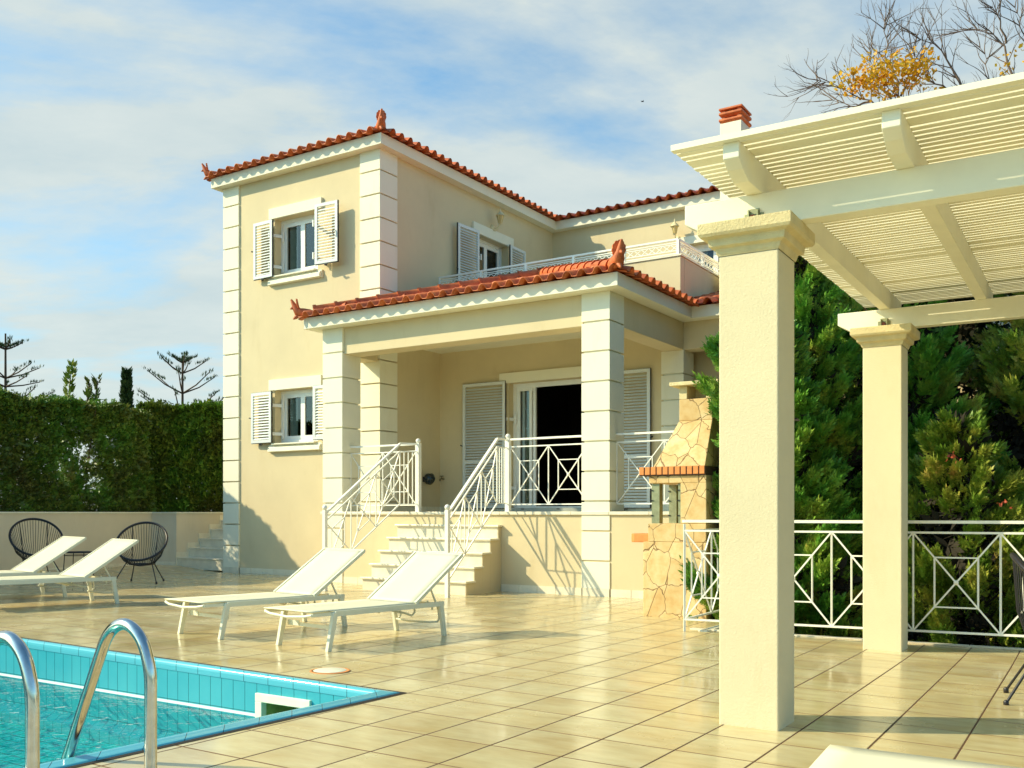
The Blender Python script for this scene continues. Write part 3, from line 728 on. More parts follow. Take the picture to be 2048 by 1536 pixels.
# porch roof
sl = .285; ez = zPs + .195; L = P2[0] - P1[0]; run = vB - P1[1]
mb = MB(); tiles(mb, (P1[0], P1[1], ez), (1, 0), (0, 1), L, run, sl, 1, 1)
tiles(mb, (P2[0], P2[1], ez), (0, 1), (-1, 0), P3[1] - P2[1] + 2.5, run, sl, 1, 0)
tiles(mb, (P3[0] - 2.2, P3[1], ez), (1, 0), (0, 1), 6.2 - P3[0] + 2.2, 2.4, sl, 0, 0)
tiles(mb, (P1[0], P1[1], ez), (0, 1), (1, 0), vT - P1[1] + 2, run, sl, 1, 0)
# drop what lies inside the tower or behind the terrace parapet, and under the other slope at the valley
def cull(mb, bad):
    nf, ns, nm = [], [], []
    for f, s_, m_ in zip(mb.f, mb.sm, mb.mi):
        c = [sum(mb.v[i][k] for i in f) / len(f) for k in range(3)]
        if not bad(c): nf.append(f); ns.append(s_); nm.append(m_)
    mb.f, mb.sm, mb.mi = nf, ns, nm
def badp(c):
    u, v, z = c
    if u < uTR and v > vT - .0: return True
    if u < 1.62 and v > 2.62: return True
    if u > P3[0] + .01 and v < P3[1] - .1: return True
    # valley between the right slope and the wing slope
    if v > P3[1] and u > 1.6:
        zr = ez + sl * (P2[0] - u); zw = ez + sl * (v - P3[1])
        if u < P3[0] and z < max(zr, zw) - .10 - .0 : return True
        if u > P3[0] and z < zw - .1: return True
    return False
cull(mb, badp)
pr_ = mb.build('porch_roof', 'tile', villa)
hx = L / 2
deckm = MB()
ap = (P1[0] + min(run, hx), P1[1] + min(run, hx), ez + sl * min(run, hx)); ap2 = (P2[0] - min(run, hx), ap[1], ap[2])
deckm.add([(P1[0], P1[1], ez - .01), (P2[0], P2[1], ez - .01), (ap2[0], ap2[1], ap2[2] - .01), (ap[0], ap[1], ap[2] - .01), (P1[0], vT, ez - .01), (ap[0], vT, ap[2] - .01 - 0 * sl)],
          [(0, 1, 2, 3)])
deckm.add([(P2[0], P2[1], ez - .01), (P2[0], 5, ez - .01), (ap2[0], 5, ap2[2] - .01), (ap2[0], ap2[1], ap2[2] - .01)], [(0, 1, 2, 3)])
deckm.add([(P3[0] - 1, P3[1], ez - .012), (6.2, P3[1], ez - .012), (6.2, P3[1] + 2.4, ez + 2.4 * sl - .012), (P3[0] - 1, P3[1] + 2.4, ez + 2.4 * sl - .012)], [(0, 1, 2, 3)])
deckm.add([(P1[0], P1[1], ez - .01), (P1[0] + 1.2, P1[1] + 1.2, ez + 1.2 * sl - .01), (P1[0] + 1.2, vT, ez + 1.2 * sl - .01), (P1[0], vT, ez - .01)], [(0, 3, 2, 1)])
deckm.build('roof_boarding', 'tile', pr_)
mb = MB(); caps(mb, (P1[0] + .12, P1[1] + .12, ez + .085), (ap[0], ap[1], ap[2] + .10)); caps(mb, (P2[0] - .12, P2[1] + .12, ez + .085), (ap2[0], ap2[1], ap2[2] + .10)); mb.build('ridge_caps', 'tile', pr_)
finial('finial', pr_, (P1[0] - .02, P1[1] - .02, ez - .01), R(225), .85); finial('finial', pr_, (P2[0] - .02, P2[1] + .02, ez + .04), R(-45), .95)
# upper roof (L-shaped)
ez2 = zTs + .20; sl2 = .24; W_ = T2[0] - T1[0]; h2 = W_ / 2
mb = MB(); tiles(mb, (T1[0], T1[1], ez2), (1, 0), (0, 1), W_, h2, sl2, 1, 1)
tiles(mb, (T2[0], T2[1], ez2), (0, 1), (-1, 0), T3[1] - T2[1] + 2.1, h2, sl2, 1, 0)
tiles(mb, (T1[0], T1[1], ez2), (0, 1), (1, 0), 10, h2, sl2, 1, 0)
tiles(mb, (T3[0] - 2.1, T3[1], ez2), (1, 0), (0, 1), T4[0] - T3[0] + 2.1, h2, sl2, 0, 0)
def badu(c):
    u, v, z = c
    if v > T3[1] - .0 and u < T3[0] and z < max(ez2 + sl2 * (T2[0] - u), ez2 + sl2 * (v - T3[1])) - .12: return True
    if u > T3[0] + .06 and v < T3[1] - .12: return True
    return False
cull(mb, badu)
ur = mb.build('upper_roof', 'tile', villa); rz_ = ez2 + sl2 * h2; um = T1[0] + h2; vm = T1[1] + h2; vr = T3[1] + h2
d = MB(); d.add([(T1[0], T1[1], ez2 - .01), (T2[0], T2[1], ez2 - .01), (um, vm, rz_ - .01), (T2[0], 11, ez2 - .01), (um, 11, rz_ - .01), (T1[0], 11, ez2 - .01)], [(0, 1, 2), (1, 3, 4, 2), (0, 2, 4, 5)])
d.add([(T3[0] - 2, T3[1], ez2 - .012), (6.2, T3[1], ez2 - .012), (6.2, vr, rz_ - .012), (T3[0] - 2, vr, rz_ - .012), (6.2, 11.2, ez2), (T3[0] - 2, 11.2, ez2)], [(0, 1, 2, 3), (3, 2, 4, 5)])
d.build('roof_boarding', 'tile', ur)
mb = MB(); caps(mb, (T1[0] + .12, T1[1] + .12, ez2 + .05), (um, vm, rz_ + .06)); caps(mb, (T2[0] - .12, T2[1] + .12, ez2 + .05), (um, vm, rz_ + .06)); caps(mb, (um, vm, rz_ + .06), (um, vr, rz_ + .06)); caps(mb, (um, vr, rz_ + .07), (6.2, vr, rz_ + .07))
mb.build('ridge_caps', 'tile', ur)
finial('finial', ur, (T1[0] + .0, T1[1] + .0, ez2 - .01), R(225), .8); finial('finial', ur, (T2[0] - .02, T2[1] + .02, ez2 + .03), R(-45), .85)

# upper terrace: parapet, slab, lattice balustrade
mb = MB(); mb.box(uTR + .0, 1.755, 2.60, 2.76, 4.2, 5.30); mb.box(1.60, 1.758, 2.763, vU - .001, 4.2, 5.30); mb.build('terrace_parapet', 'stucco', villa, bev=.004)
mb = MB(); mb.box(uTR, 1.775, 2.58, 2.78, 5.302, 5.33); mb.box(1.58, 1.775, 2.782, vU - .001, 5.302, 5.33); mb.build('parapet_coping', 'marble', villa)
mb = MB(); mb.box(uTR, 1.59, 2.77, vU, 4.84, 4.9); mb.box(1.76, 6, 4.9, vU, 4.84, 4.9); mb.build('terrace_slab', 'marble', villa)
mb = MB()
def lattice(p, q, n):
    p, q = Vector(p), Vector(q); 
    for z, r in ((.265, .03), (.215, .014), (.185, .012), (.085, .012), (.04, .012)):
        mb.bar(p + Vector((0, 0, z)), q + Vector((0, 0, z)), r * 1.3, r)
    L_ = (q - p).length; m = int(L_ / .13)
    for i in range(m):
        a = p.lerp(q, i / m); b = p.lerp(q, (i + 1) / m)
        mb.bar(a + Vector((0, 0, .085)), b + Vector((0, 0, .185)), .010); mb.bar(a + Vector((0, 0, .185)), b + Vector((0, 0, .085)), .010)
    for i in range(n + 1):
        a = p.lerp(q, i / n); mb.bar(a, a + Vector((0, 0, .26)), .045)
lattice((uTR, 2.68, 5.33), (1.68, 2.68, 5.33), 5); lattice((1.68, 2.70, 5.33), (1.68, vU, 5.33), 4)
mb.build('lattice_balustrade', 'metalw', villa)

# chimney
cu, cv = 1.90, 4.0
mb = MB(); mb.box(cu, cu + .375, cv, cv + .47, 4.5, 7.86); ch = mb.build('chimney', 'trim', villa, bev=.006)
mb = MB()
for k, z in enumerate((7.86, 7.97)):
    mb.hexa([(cu + .03, cv + .03, z), (cu + .345, cv + .03, z), (cu + .345, cv + .44, z), (cu + .03, cv + .44, z), (cu - .02, cv - .02, z + .035), (cu + .395, cv - .02, z + .035), (cu + .395, cv + .49, z + .035), (cu - .02, cv + .49, z + .035)])
    mb.box(cu - .02, cu + .395, cv - .02, cv + .49, z + .036, z + .075)
    for a, b in ((cu + .02, cv + .02), (cu + .30, cv + .02), (cu + .02, cv + .39), (cu + .30, cv + .39)): mb.box(a, a + .06, b, b + .06, z + .07, z + .115)
mb.box(cu - .02, cu + .395, cv - .02, cv + .49, 8.085, 8.12)
mb.build('chimney_cap', 'tile', ch, bev=.008)
t = MB(); t.box(cu + .06, cu + .315, cv + .06, cv + .41, 7.862, 8.08); t.build('dark_gap_core', 'black', ch)  # black core added inside the cap so its gaps look shaded

# stairs
stv = [-.10 - .205 * k for k in range(5)]
mb = MB()
for k in range(5):
    z1 = zF * (5 - k) / 6 - .032; v1 = stv[k] + .02; v0 = (stv[k + 1] + .02) if k < 4 else (stv[k] + .02)
    mb.box(-1.90, -.004, v1 + .0, .0 if k == 0 else stv[k - 1] + .02 - .001, -.05, z1)
mb.build('stair_body', 'marble', villa)
for k in range(5):
    z = zF * (5 - k) / 6; m = MB(); m.box(-1.93, .03, stv[k] - .015, (0.0 if k == 0 else stv[k - 1] + .03), z - .03, z); m.build('stair_tread', 'marble', villa, bev=.006)
mb = MB()
for k in range(5):
    z1 = zF * (5 - k) / 6 - .034; mb.box(-.003, .006, stv[k] + .022, .0 if k == 0 else stv[k - 1] + .021, -.05, z1)
mb.build('stair_side', 'stucco', villa)

# railings
def railing(name, parent, posts, p0, p1, z0a, z0b, z1a, z1b, n, top_ext=0, bars=(), balls=True, w=.014, toph=.11, topw=.045, ballx=True):
    """panel from p0 to p1 (2d); lower rail heights z0a->z0b, upper inner rail z1a->z1b, handrail toph above it"""
    mb = MB(); p0, p1 = Vector(p0), Vector(p1)
    def P(s, t):
        q = p0.lerp(p1, s); a = z0a + (z0b - z0a) * s; b = z1a + (z1b - z1a) * s; return Vector((q.x, q.y, a + (b - a) * t))
    mb.bar(P(0, 0), P(1, 0), w * 1.5, w * 1.3); mb.bar(P(0, 1), P(1, 1), w * 1.5, w * 1.3)
    up = Vector((0, 0, toph)); mb.bar(P(0, 1) + up, P(1, 1) + up, topw, .028)
    for i in range(n):
        a, b = i / n, (i + 1) / n; k = (b - a)
        mb.bar(P(a, 0), P(b, 1), w); mb.bar(P(a, 1), P(b, 0), w)
        r = [P(a + k * .25, .25), P(b - k * .25, .25), P(b - k * .25, .75), P(a + k * .25, .75)]
        for x, y in zip(r, r[1:] + r[:1]): mb.bar(x, y, w * .9)
        if i: mb.bar(P(a, 0), P(a, 1), w)
        if ballx: mb.ball(P((a + b) / 2, .5), w * 1.6, 8)
    mb.bar(P(0, 0), P(0, 1), w * 1.2); mb.bar(P(1, 0), P(1, 1), w * 1.2)
    for (x, y, za, zb, ww) in posts:
        mb.bar((x, y, za), (x, y, zb), ww)
        if balls: mb.ball((x, y, zb + .035), .04); 
    for a, b in bars: mb.bar(a, b, w)
    return mb.build(name, 'metalw', parent)
zr0, zr1 = 1.285, 2.145
railing('porch_railing', villa, [(0, .20, zF, 2.27, .07)], (.04, .20), (1.36, .20), zr0, zr0, zr1, zr1, 2)
railing('porch_railing', villa, [(-1.70, .20, zF, 2.27, .07)], (-3.12, .20), (-1.74, .20), zr0, zr0, zr1, zr1, 2)
railing('porch_railing', villa, [], (1.81, .20), (3.95, .20), zr0, zr0, zr1, zr1, 3)
def stair_rail(u0, u1, vb, vt, post_v, topu):
    """from newel (u0,vb) up to (u1,vt) then level back to the post"""
    zb, zt = 1.10, 2.08
    bars = []
    for k in range(1, 4):
        t = k / 4; q = Vector((u1 + (topu - u1) * t, vt + (post_v - vt) * t, 0)); bars.append((q + Vector((0, 0, 1.30)), q + Vector((0, 0, 2.13))))
    e = Vector((topu, post_v, 0)); s_ = Vector((u1, vt, 0))
    bars += [(s_ + Vector((0, 0, 1.30)), e + Vector((0, 0, 1.30))), (s_ + Vector((0, 0, 2.13)), e + Vector((0, 0, 2.13))), (s_ + Vector((0, 0, 2.245)), e + Vector((0, 0, 2.245))), (s_ + Vector((0, 0, 2.262)), e + Vector((0, 0, 2.262)))]
    railing('stair_railing', villa, [(u0, vb, .0, 1.20, .055)], (u0, vb), (u1, vt), .22, 1.30, 1.03, 2.13, 3, bars=bars, toph=.115)
stair_rail(.0, .0, -1.33, -.10, .16, 0); stair_rail(-2.10, -1.83, -1.50, -.10, .16, -1.70)

# wall fittings
def lantern(loc, rz, label):
    e = empty('wall_lantern', loc, rz, 1); tag(e, label, 'wall lantern', 'cream coach lanterns on the upper walls')
    mb = MB(); mb.lathe([(.0001, -.02), (.05, 0), (.055, .10), (.0001, .14)], (0, -.01, -.10), 12); mb.tube([(0, -.02, -.02), (0, -.09, -.06), (0, -.17, -.04), (0, -.20, .0)], .012, 8); mb.tube([(0, -.03, -.10), (0, -.10, -.12), (0, -.16, -.07)], .008, 6); mb.build('bracket', 'lamp', e)
    mb = MB(); y = -.22
    mb.lathe([(.0001, .0), (.03, .01), (.045, .03)], (0, y, 0), 6); mb.lathe([(.11, .19), (.10, .205), (.05, .26), (.02, .285), (.02, .30), (.012, .33), (.0001, .39)], (0, y, 0), 6); mb.lathe([(.0001, .185), (.11, .19)], (0, y, 0), 6)
    for k in range(6):
        a = 2 * math.pi * k / 6; mb.bar((.045 * math.cos(a), y + .045 * math.sin(a), .03), (.082 * math.cos(a), y + .082 * math.sin(a), .19), .008)
    mb.build('lantern_frame', 'lamp', e)
    mb = MB(); mb.lathe([(.042, .03), (.077, .19)], (0, y, 0), 6); mb.build('lantern_glass', 'lampglass', e)
lantern(H2W(uTR, 4.47, 7.02), R(-YH + 90), 'cream coach lantern above the shuttered door in the side of the tower')
lantern(H2W(-.10, vU, 6.92), R(-YH), 'cream coach lantern in the sun on the back wall of the upper terrace')
e = empty('bulkhead_lamp', H2W(uTR, 2.22, 1.78), R(-YH + 90)); tag(e, 'small black round bulkhead lamp low on the porch side wall', 'lamp')
mb = MB(); mb.bar((0, 0, 0), (0, -.05, 0), .10); mb.build('mount', 'black', e)
mb = MB(); mb.tube([(0, -.05, .01), (0, -.08, .01), (0, -.17, .0), (0, -.21, -.02)], [.05, .11, .115, .07], 16); mb.build('lamp_dome', 'shade', e)
e = empty('garden_tap', H2W(-3.05, vB, 1.80), R(-YH)); tag(e, 'brass garden tap on the porch back wall', 'tap')
mb = MB(); mb.tube([(0, 0, 0), (0, -.09, 0), (0, -.12, -.01), (0, -.125, -.05)], .016, 8); mb.lathe([(.022, -.01), (.03, 0), (.022, .01)], (0, 0, 0), 12); mb.build('spout', 'brass', e)
mb = MB(); mb.bar((0, -.07, .0), (0, -.07, .05), .014); mb.bar((-.04, -.07, .055), (.04, -.07, .055), .018); mb.build('handle', 'brass', e)

# ------------------------------------------------------------------ garden wall, side steps, bank
W1, W2, W3 = Vector((-9.29, 17.55)), Vector((-7.90, 21.23)), Vector((-7.29, 21.02)); zg = .0
wd = (W1 - W2).normalized(); W0 = W2 + wd * 16
gw = empty('garden_wall', (W2.x, W2.y, zg)); tag(gw, 'low cream garden wall with pale coping below the hedge', 'wall')
mb = MB(); cpm = MB(); skm = MB()
tU = Vector((ux, uy)); tV = Vector((vx, vy)); W3b = W3 + tV * 2.6
segs = [(W0, W2), (W2, W3), (W3, W3b), (W3b, W3b + tU * 3)]
for a, b in segs:
    d = (b - a).normalized(); n = Vector((-d.y, d.x)); a_, b_ = a - Vector((W2.x, W2.y)), b - Vector((W2.x, W2.y)); t = .25
    q = [a_, b_, b_ + n * t, a_ + n * t]
    mb.hexa([(*p, -.15) for p in q] + [(*p, 1.15) for p in q])
    q = [a_ - n * .025 - d * .02, b_ - n * .025 + d * .02, b_ + n * (t + .02) + d * .02, a_ + n * (t + .02) - d * .02]
    cpm.hexa([(*p, 1.151) for p in q] + [(*p, 1.182) for p in q])
    L_ = (b - a).length; k = 0
    while k * .31 < L_:
        s0_, s1_ = k * .31 + .003, min(L_, k * .31 + .307); p, r_ = a_ + d * s0_, a_ + d * s1_; q = [p - n * .012, r_ - n * .012, r_ - n * .001, p - n * .001]
        skm.hexa([(*x, -.05) for x in q] + [(*x, .10) for x in q]); k += 1
mb.build('wall_body', 'pwall', gw); cpm.build('coping', 'trim', gw, bev=.004); skm.build('skirting_tiles', 'marble', gw)
bank = MB(); n = Vector((wd.y, -wd.x)) 
bp = [W0 - Vector((0, 0)), W2, W3b, W3b + tU * 6, W3b + tU * 6 + tV * 30, W0 + Vector((-30, 30)), W0 + Vector((-30, 0))]
def inset(p): return p
bank.add([(p.x, p.y, 1.10) for p in bp], [tuple(range(len(bp)))]); bank.add([(-60, 20, 1.04), (-12, 20, 1.04), (0, 60, 1.04), (-60, 60, 1.04)], [(0, 1, 2, 3)])
tag(bank.build('garden_bank', 'soilm'), kind='structure')
gs = empty('garden_steps', (W3.x, W3.y, zg), R(-YH)); tag(gs, 'short flight of marble steps rising between the garden wall and the tower', 'steps')
mb = MB(); wst = 1.545
for k in range(6):
    z = .2 * (k + 1) ; mb.box(.004, wst, .30 * k + .02, 2.2, z - .2 - (.05 if k == 0 else 0), z - .032)
mb.build('risers', 'marble', gs)
for k in range(6):
    t = MB(); z = .2 * (k + 1); t.box(.004, wst, .30 * k, .30 * (k + 1) + .02, z - .03, z); t.build('tread', 'marble', gs, bev=.005)
mb = MB()
for k in range(6):
    z = .2 * (k + 1); mb.box(.001, .014, .30 * k - .02, .30 * (k + 1) - .02, z, z + .11); mb.box(.001, .014, .30 * k - .02, .30 * k + .05, z - .2, z + .002)
mb.build('step_skirting', 'marble', gs)

# ------------------------------------------------------------------ pergola
YP = 31.0; pe = empty('pergola', (1.415, 5.585, -.05), R(-YP)); tag(pe, 'white timber pergola with slatted roof on thick plastered columns', 'pergola')
SLP = (2.86 - 2.79) / 4.02
def pcol(p, q, zb, zt):
    mb = MB(); h = .17; mb.box(p - h, p + h, q - h, q + h, zb, zt - .17); c = mb.build('column', 'pillar', pe, bev=.008)
    k = MB(); k.add([], [])
    prof = [(h + .004, zt - .175), (h + .012, zt - .16), (h + .018, zt - .135), (h + .045, zt - .125), (h + .05, zt - .085), (h + .085, zt - .075), (h + .095, zt - .06), (h + .095, zt)]
    V = []; F = []
    for r_, z in prof: V += [(p - r_, q - r_, z), (p + r_, q - r_, z), (p + r_, q + r_, z), (p - r_, q + r_, z)]
    for i in range(len(prof) - 1): F += [(i * 4 + j, i * 4 + (j + 1) % 4, i * 4 + 4 + (j + 1) % 4, i * 4 + 4 + j) for j in range(4)]
    F += [(len(V) - 4, len(V) - 3, len(V) - 2, len(V) - 1)]; k.add(V, F); k.build('capital', 'cap', c, bev=.004)
    b = MB(); zt2 = zt; b.box(p - .055, p + .055, q - .062, q - .056, zt2, zt2 + .075); b.box(p - .032, p + .032, q - .066, q - .056, zt2 + .07, zt2 + .10); b.box(p - .03, p - .022, q - .085, q - .06, zt2, zt2 + .09); b.box(p + .022, p + .03, q - .085, q - .06, zt2, zt2 + .09); br = b.build('beam_bracket', 'alu', c)
    t = MB(); t.tube([(p, q - .062, zt2 + .045), (p, q - .09, zt2 + .045)], .018, 8); t.build('bolt', 'rust', br)
LC = -.05
def Z(q, base): return base + SLP * q - LC
zcol = lambda q: gz(1.415 + q * math.sin(R(YP)), 5.585 + q * math.cos(R(YP))) - LC - .03
for p in (0, 3.3):
    for q in (0, 4.02):
        zz = min(zcol(q), -.02 - .05 * (p > 1)) 
        pcol(p, q, zz - .03, Z(q, 2.79))
for q in (0, 4.02):
    z0 = Z(q, 2.79); h = .188; x0, x1 = -.42, 3.9; mb = MB()
    for y0_, y1_ in ((q - .055, q + .055),):
        prof = [(x0 + .13, z0), (x1, z0), (x1, z0 + h), (x0, z0 + h), (x0, z0 + .075)]
        V = [(x, y0_, z) for x, z in prof] + [(x, y1_, z) for x, z in prof]; m_ = 5
        mb.add(V, [tuple(range(m_)), tuple(range(2 * m_ - 1, m_ - 1, -1))] + [(i, m_ + i, m_ + (i + 1) % m_, (i + 1) % m_) for i in range(m_)])
    mb.build('beam', 'wood', pe, bev=.006)
qe0, qe1 = -.47, 4.62
for p in (0.0, .81, 1.62, 2.43, 3.24):
    w = .045; z0 = lambda q: Z(q, 2.79) + .188; hr = .17; V = []; mb = MB()
    prof = [(-.30, 0), (qe1, 0), (qe1, hr), (qe0, hr), (qe0, .085), (-.40, .04)]
    V = [(p - w, q, z0(q) + z) for q, z in prof] + [(p + w, q, z0(q) + z) for q, z in prof]; m_ = 6
    mb.add(V, [tuple(range(m_))[::-1], tuple(range(m_, 2 * m_))] + [(i, (i + 1) % m_, m_ + (i + 1) % m_, m_ + i) for i in range(m_)]); mb.build('rafter', 'wood', pe, bev=.005)
mb = MB(); q = -.515; k = 0
while q < 4.70:
    z = Z(q, 2.79) + .188 + .17; w = .050 + (.02 if random.random() < .05 else 0); jz = random.uniform(0, .002); jq = random.uniform(-.002, .002)
    if k == 0: mb.box(-.325, 3.75, q, q + .055, z, z + .032)
    else: mb.hexa([(-.32 + random.uniform(-.004, .004), q + jq, z + jz), (3.74, q + jq, z + jz), (3.74, q + jq + w, z + jz), (-.32, q + jq + w, z + jz), (-.32, q + jq, z + .022 + jz), (3.74, q + jq, z + .022 + jz), (3.74, q + jq + w, z + .022 + jz), (-.32, q + jq + w, z + .022 + jz)])
    q += .0712; k += 1
mb.build('slatted_roof', 'wood', pe)

# ------------------------------------------------------------------ terrace railing
tr = empty('terrace_railing', (RC.x, RC.y, -.088)); tag(tr, 'white metal railing with cross pattern panels along the terrace edge', 'railing')
zz = .088; zt = 1.075
def trail(name, p, d, L_, n, first):
    p = Vector(p); q = p + d * L_; a = p - RC; b = q - RC
    z0 = .041 + zz; z1 = .97 + zz
    mb_posts = [(a.x, a.y, -.02, 1.04 + zz, .022)] if first else []
    return railing(name, tr, mb_posts, a, b, z0, z0, z1, z1, n, balls=False, toph=.10, w=.015, topw=.055)
trail('railing_run', RC, RD, 9 * .74 + .0, 9, True)
trail('railing_run', RC, RB, 2.4, 3, False)
mb = MB()
for k in (9,):
    mb = MB(); p = RD * (.74 * k); mb.bar((p.x, p.y, -.1), (p.x, p.y, 1.1), .018); mb.build('railing_post', 'metalw', tr)

# ------------------------------------------------------------------ barbecue
bq = empty('stone_barbecue', (1.579, 11.658, gz(1.579, 11.658)), R(-32.5)); tag(bq, 'outdoor barbecue clad in yellow flagstones with a sloping hood', 'barbecue')
bz = -gz(1.579, 11.658)
mb = MB(); mb.box(0, .80, 0, .62, -.02, .81 + bz); mb.box(.065, .80, .0, .62, .812 + bz, 1.03 + bz); mb.box(.48, .80, .004, .62, 1.032 + bz, 1.60 + bz); mb.box(.075, .80, .0, .62, 1.51 + bz, 1.60 + bz); b1 = mb.build('body', 'stone', bq, bev=.008)
mb = MB(); k = 0; x = -.04
while x < .80:
    mb.box(x + .004, x + .066, -.035, .10, 1.612 + bz, 1.705 + bz); x += .0765
y = .11
while y < .6:
    mb.box(-.04, .05, y, y + .066, 1.612 + bz, 1.705 + bz); y += .0765
bb = mb.build('brick_course', 'brick', bq, bev=.004)
mb = MB(); mb.box(-.03, .80, -.028, .60, 1.602 + bz, 1.70 + bz); mb.build('mortar_bed', 'mortar', bb)
mb = MB(); z0, z1, z2 = 1.707 + bz, 2.27 + bz, 2.53 + bz
mb.hexa([(.13, .01, z0), (.78, .01, z0), (.78, .60, z0), (.13, .60, z0), (.34, .30, z1), (.76, .30, z1), (.76, .60, z1), (.34, .60, z1)])
mb.box(.34, .76, .30, .60, z1 + .001, z2); hd = mb.build('hood', 'stone', bq, bev=.006)
mb = MB(); mb.box(.34, .44, .30, .60, z2 + .001, z2 + .16); mb.box(.68, .76, .30, .60, z2 + .001, z2 + .16); mb.box(.44, .68, .56, .60, z2 + .001, z2 + .16); mb.box(.24, .86, .22, .68, z2 + .161, z2 + .205); mb.build('chimney_top', 'cap', hd, bev=.005)
for (px_, py_) in ((.10, .03), (.44, .03), (.12, .5)):
    m = MB(); m.box(px_, px_ + .10, py_, py_ + .008, 1.031 + bz, 1.505 + bz); m.box(px_ + .09, px_ + .10, py_ + .009, py_ + .10, 1.031 + bz, 1.505 + bz)
    for zk in (1.12, 1.30, 1.42): m.box(px_ - .01, px_ + .02, py_ - .010, py_ - .002, zk + bz, zk + .012 + bz, mi=1)
    m.build('grill_bracket', ['alu', 'black'], bq)
mb = MB(); mb.tube([(-.16, .25, .90 + bz), (-.06, .25, .90 + bz)], .001, 4)
mb = MB(); V = []; 
pts = [(.06, -.03), (-.16, -.03), (-.20, -.01), (-.225, .03), (-.225, .22), (-.20, .27), (.06, .28)]
n_ = len(pts); mb.add([(x, y + .12, .80 + bz) for x, y in pts] + [(x, y + .12, .905 + bz) for x, y in pts], [tuple(range(n_)), tuple(range(2 * n_ - 1, n_ - 1, -1))] + [(i, n_ + i, n_ + (i + 1) % n_, (i + 1) % n_) for i in range(n_)])
mb.build('side_slab', 'brick', bq, bev=.01)

# ------------------------------------------------------------------ sun loungers
def make_lounger():
    """x along the length: near side legs at x=0 and 1.46, near side y=0, far side y=.62 (to +y)"""
    root = empty('sun_lounger'); W_ = .62; zt = .335
    mb = MB()
    for y in (.0, W_): mb.bar((.0, y, zt - .02), (1.44, y, zt - .02), .028, .045)
    mb.bar((.0, 0, zt - .02), (.0, W_, zt - .02), .03, .03); mb.bar((1.42, 0, zt - .03), (1.42, W_, zt - .03), .03, .03)
    for y in (.02, W_ - .02): mb.bar((-.24, y, zt - .02), (.02, y, zt - .02), .022, .028)
    mb.tube([(-.24, .02, zt - .02), (-.255, .10, zt - .035), (-.25, W_ / 2, zt - .05), (-.255, W_ - .10, zt - .035), (-.24, W_ - .02, zt - .02)], .012, 8)
    mb.bar((.03, 0.02, .19), (.03, W_ - .02, .19), .012, .03)
    mb.bar((.02, W_ - .02, .20), (.02, W_ - .16, .20), .010, .045)
    for y in (.10, W_ - .10): mb.tube([(.80, y, zt - .05), (1.0, y, zt - .09), (1.10, y, zt - .12), (1.14, y, zt - .09), (1.13, y, zt - .04)], .010, 8)
    mb.build('frame', 'lframe', root)
    for x, sx in ((.0, -1), (1.40, 1)):
        for y in (.0, W_):
            m = MB(); m.hexa([(x + sx * .065 - .022, y - .017, 0), (x + sx * .065 + .022, y - .017, 0), (x + sx * .065 + .022, y + .017, 0), (x + sx * .065 - .022, y + .017, 0), (x - .026, y - .018, zt - .01), (x + .026, y - .018, zt - .01), (x + .026, y + .018, zt - .01), (x - .026, y + .018, zt - .01)])
            m.build('leg', 'lframe', root, bev=.003)
    def sheet(p, q, name, sag=.008):
        m = MB(); n = 14; V = []
        for k in range(n + 1):
            t = k / n; c = Vector(p).lerp(Vector(q), t)
            for j in range(7):
                s_ = j / 6; V.append((c.x, .012 + (W_ - .024) * s_, c.z - sag * 4 * s_ * (1 - s_) * math.sin(math.pi * t)))
        F = [(k * 7 + j, (k + 1) * 7 + j, (k + 1) * 7 + j + 1, k * 7 + j + 1) for k in range(n) for j in range(6)]
        m.add(V, F, True); o = m.build(name, 'sling', root); md = o.modifiers.new('thick', 'SOLIDIFY'); md.thickness = .006; md.offset = 0; return o
    sheet((-.25, 0, zt + .006), (1.04, 0, zt + .006), 'seat_sling')
    a, b = Vector((1.04, 0, zt + .008)), Vector((1.725, 0, zt + .45))
    bk = sheet(a, b, 'backrest_sling', .012)
    m = MB()
    for y in (.006, W_ - .006): m.bar((a.x, y, a.z - .006), (b.x, y, b.z - .006), .024, .032)
    m.bar((b.x, 0, b.z - .006), (b.x, W_, b.z - .006), .024, .032); m.bar((a.x + .02, 0, a.z), (a.x + .02, W_, a.z), .02, .02); m.build('backrest_frame', 'lframe', bk)
    m = MB(); c = a.lerp(b, .38)
    for y in (.06, W_ - .06):
        m.tube([(c.x, y, c.z - .02), (c.x + .14, y, zt - .08), (c.x + .155, y, zt - .17), (c.x + .13, y, zt - .20)], .010, 8)
        for k in range(3): m.box(1.27 + .035 * k, 1.285 + .035 * k, y - .006, y + .006, zt - .02 - .03 * k, zt + .015 - .03 * k)
    m.tube([(c.x + .13, .06, zt - .20), (c.x + .05, .10, zt - .20), (c.x - .02, .30, zt - .20), (c.x + .05, W_ - .10, zt - .20), (c.x + .13, W_ - .06, zt - .20)], .009, 8)
    m.build('support_bar', 'lframe', root)
    return root
lg = make_lounger()
spots = [(-1.509, 8.2, 54.5, 'white sun lounger nearest the porch steps, front one of the middle pair'),
         (-2.612, 8.853, 53.0, 'white sun lounger left of the front one in the middle pair'),
         (-5.829, 10.891, 51.0, 'white sun lounger in front of the right black string chair'),
         (-6.82, 11.64, 51.0, 'white sun lounger farthest left, cut by the left edge of the picture'),
         (.0, 0.0, -28.0, 'white sun lounger only partly seen in the bottom right corner')]
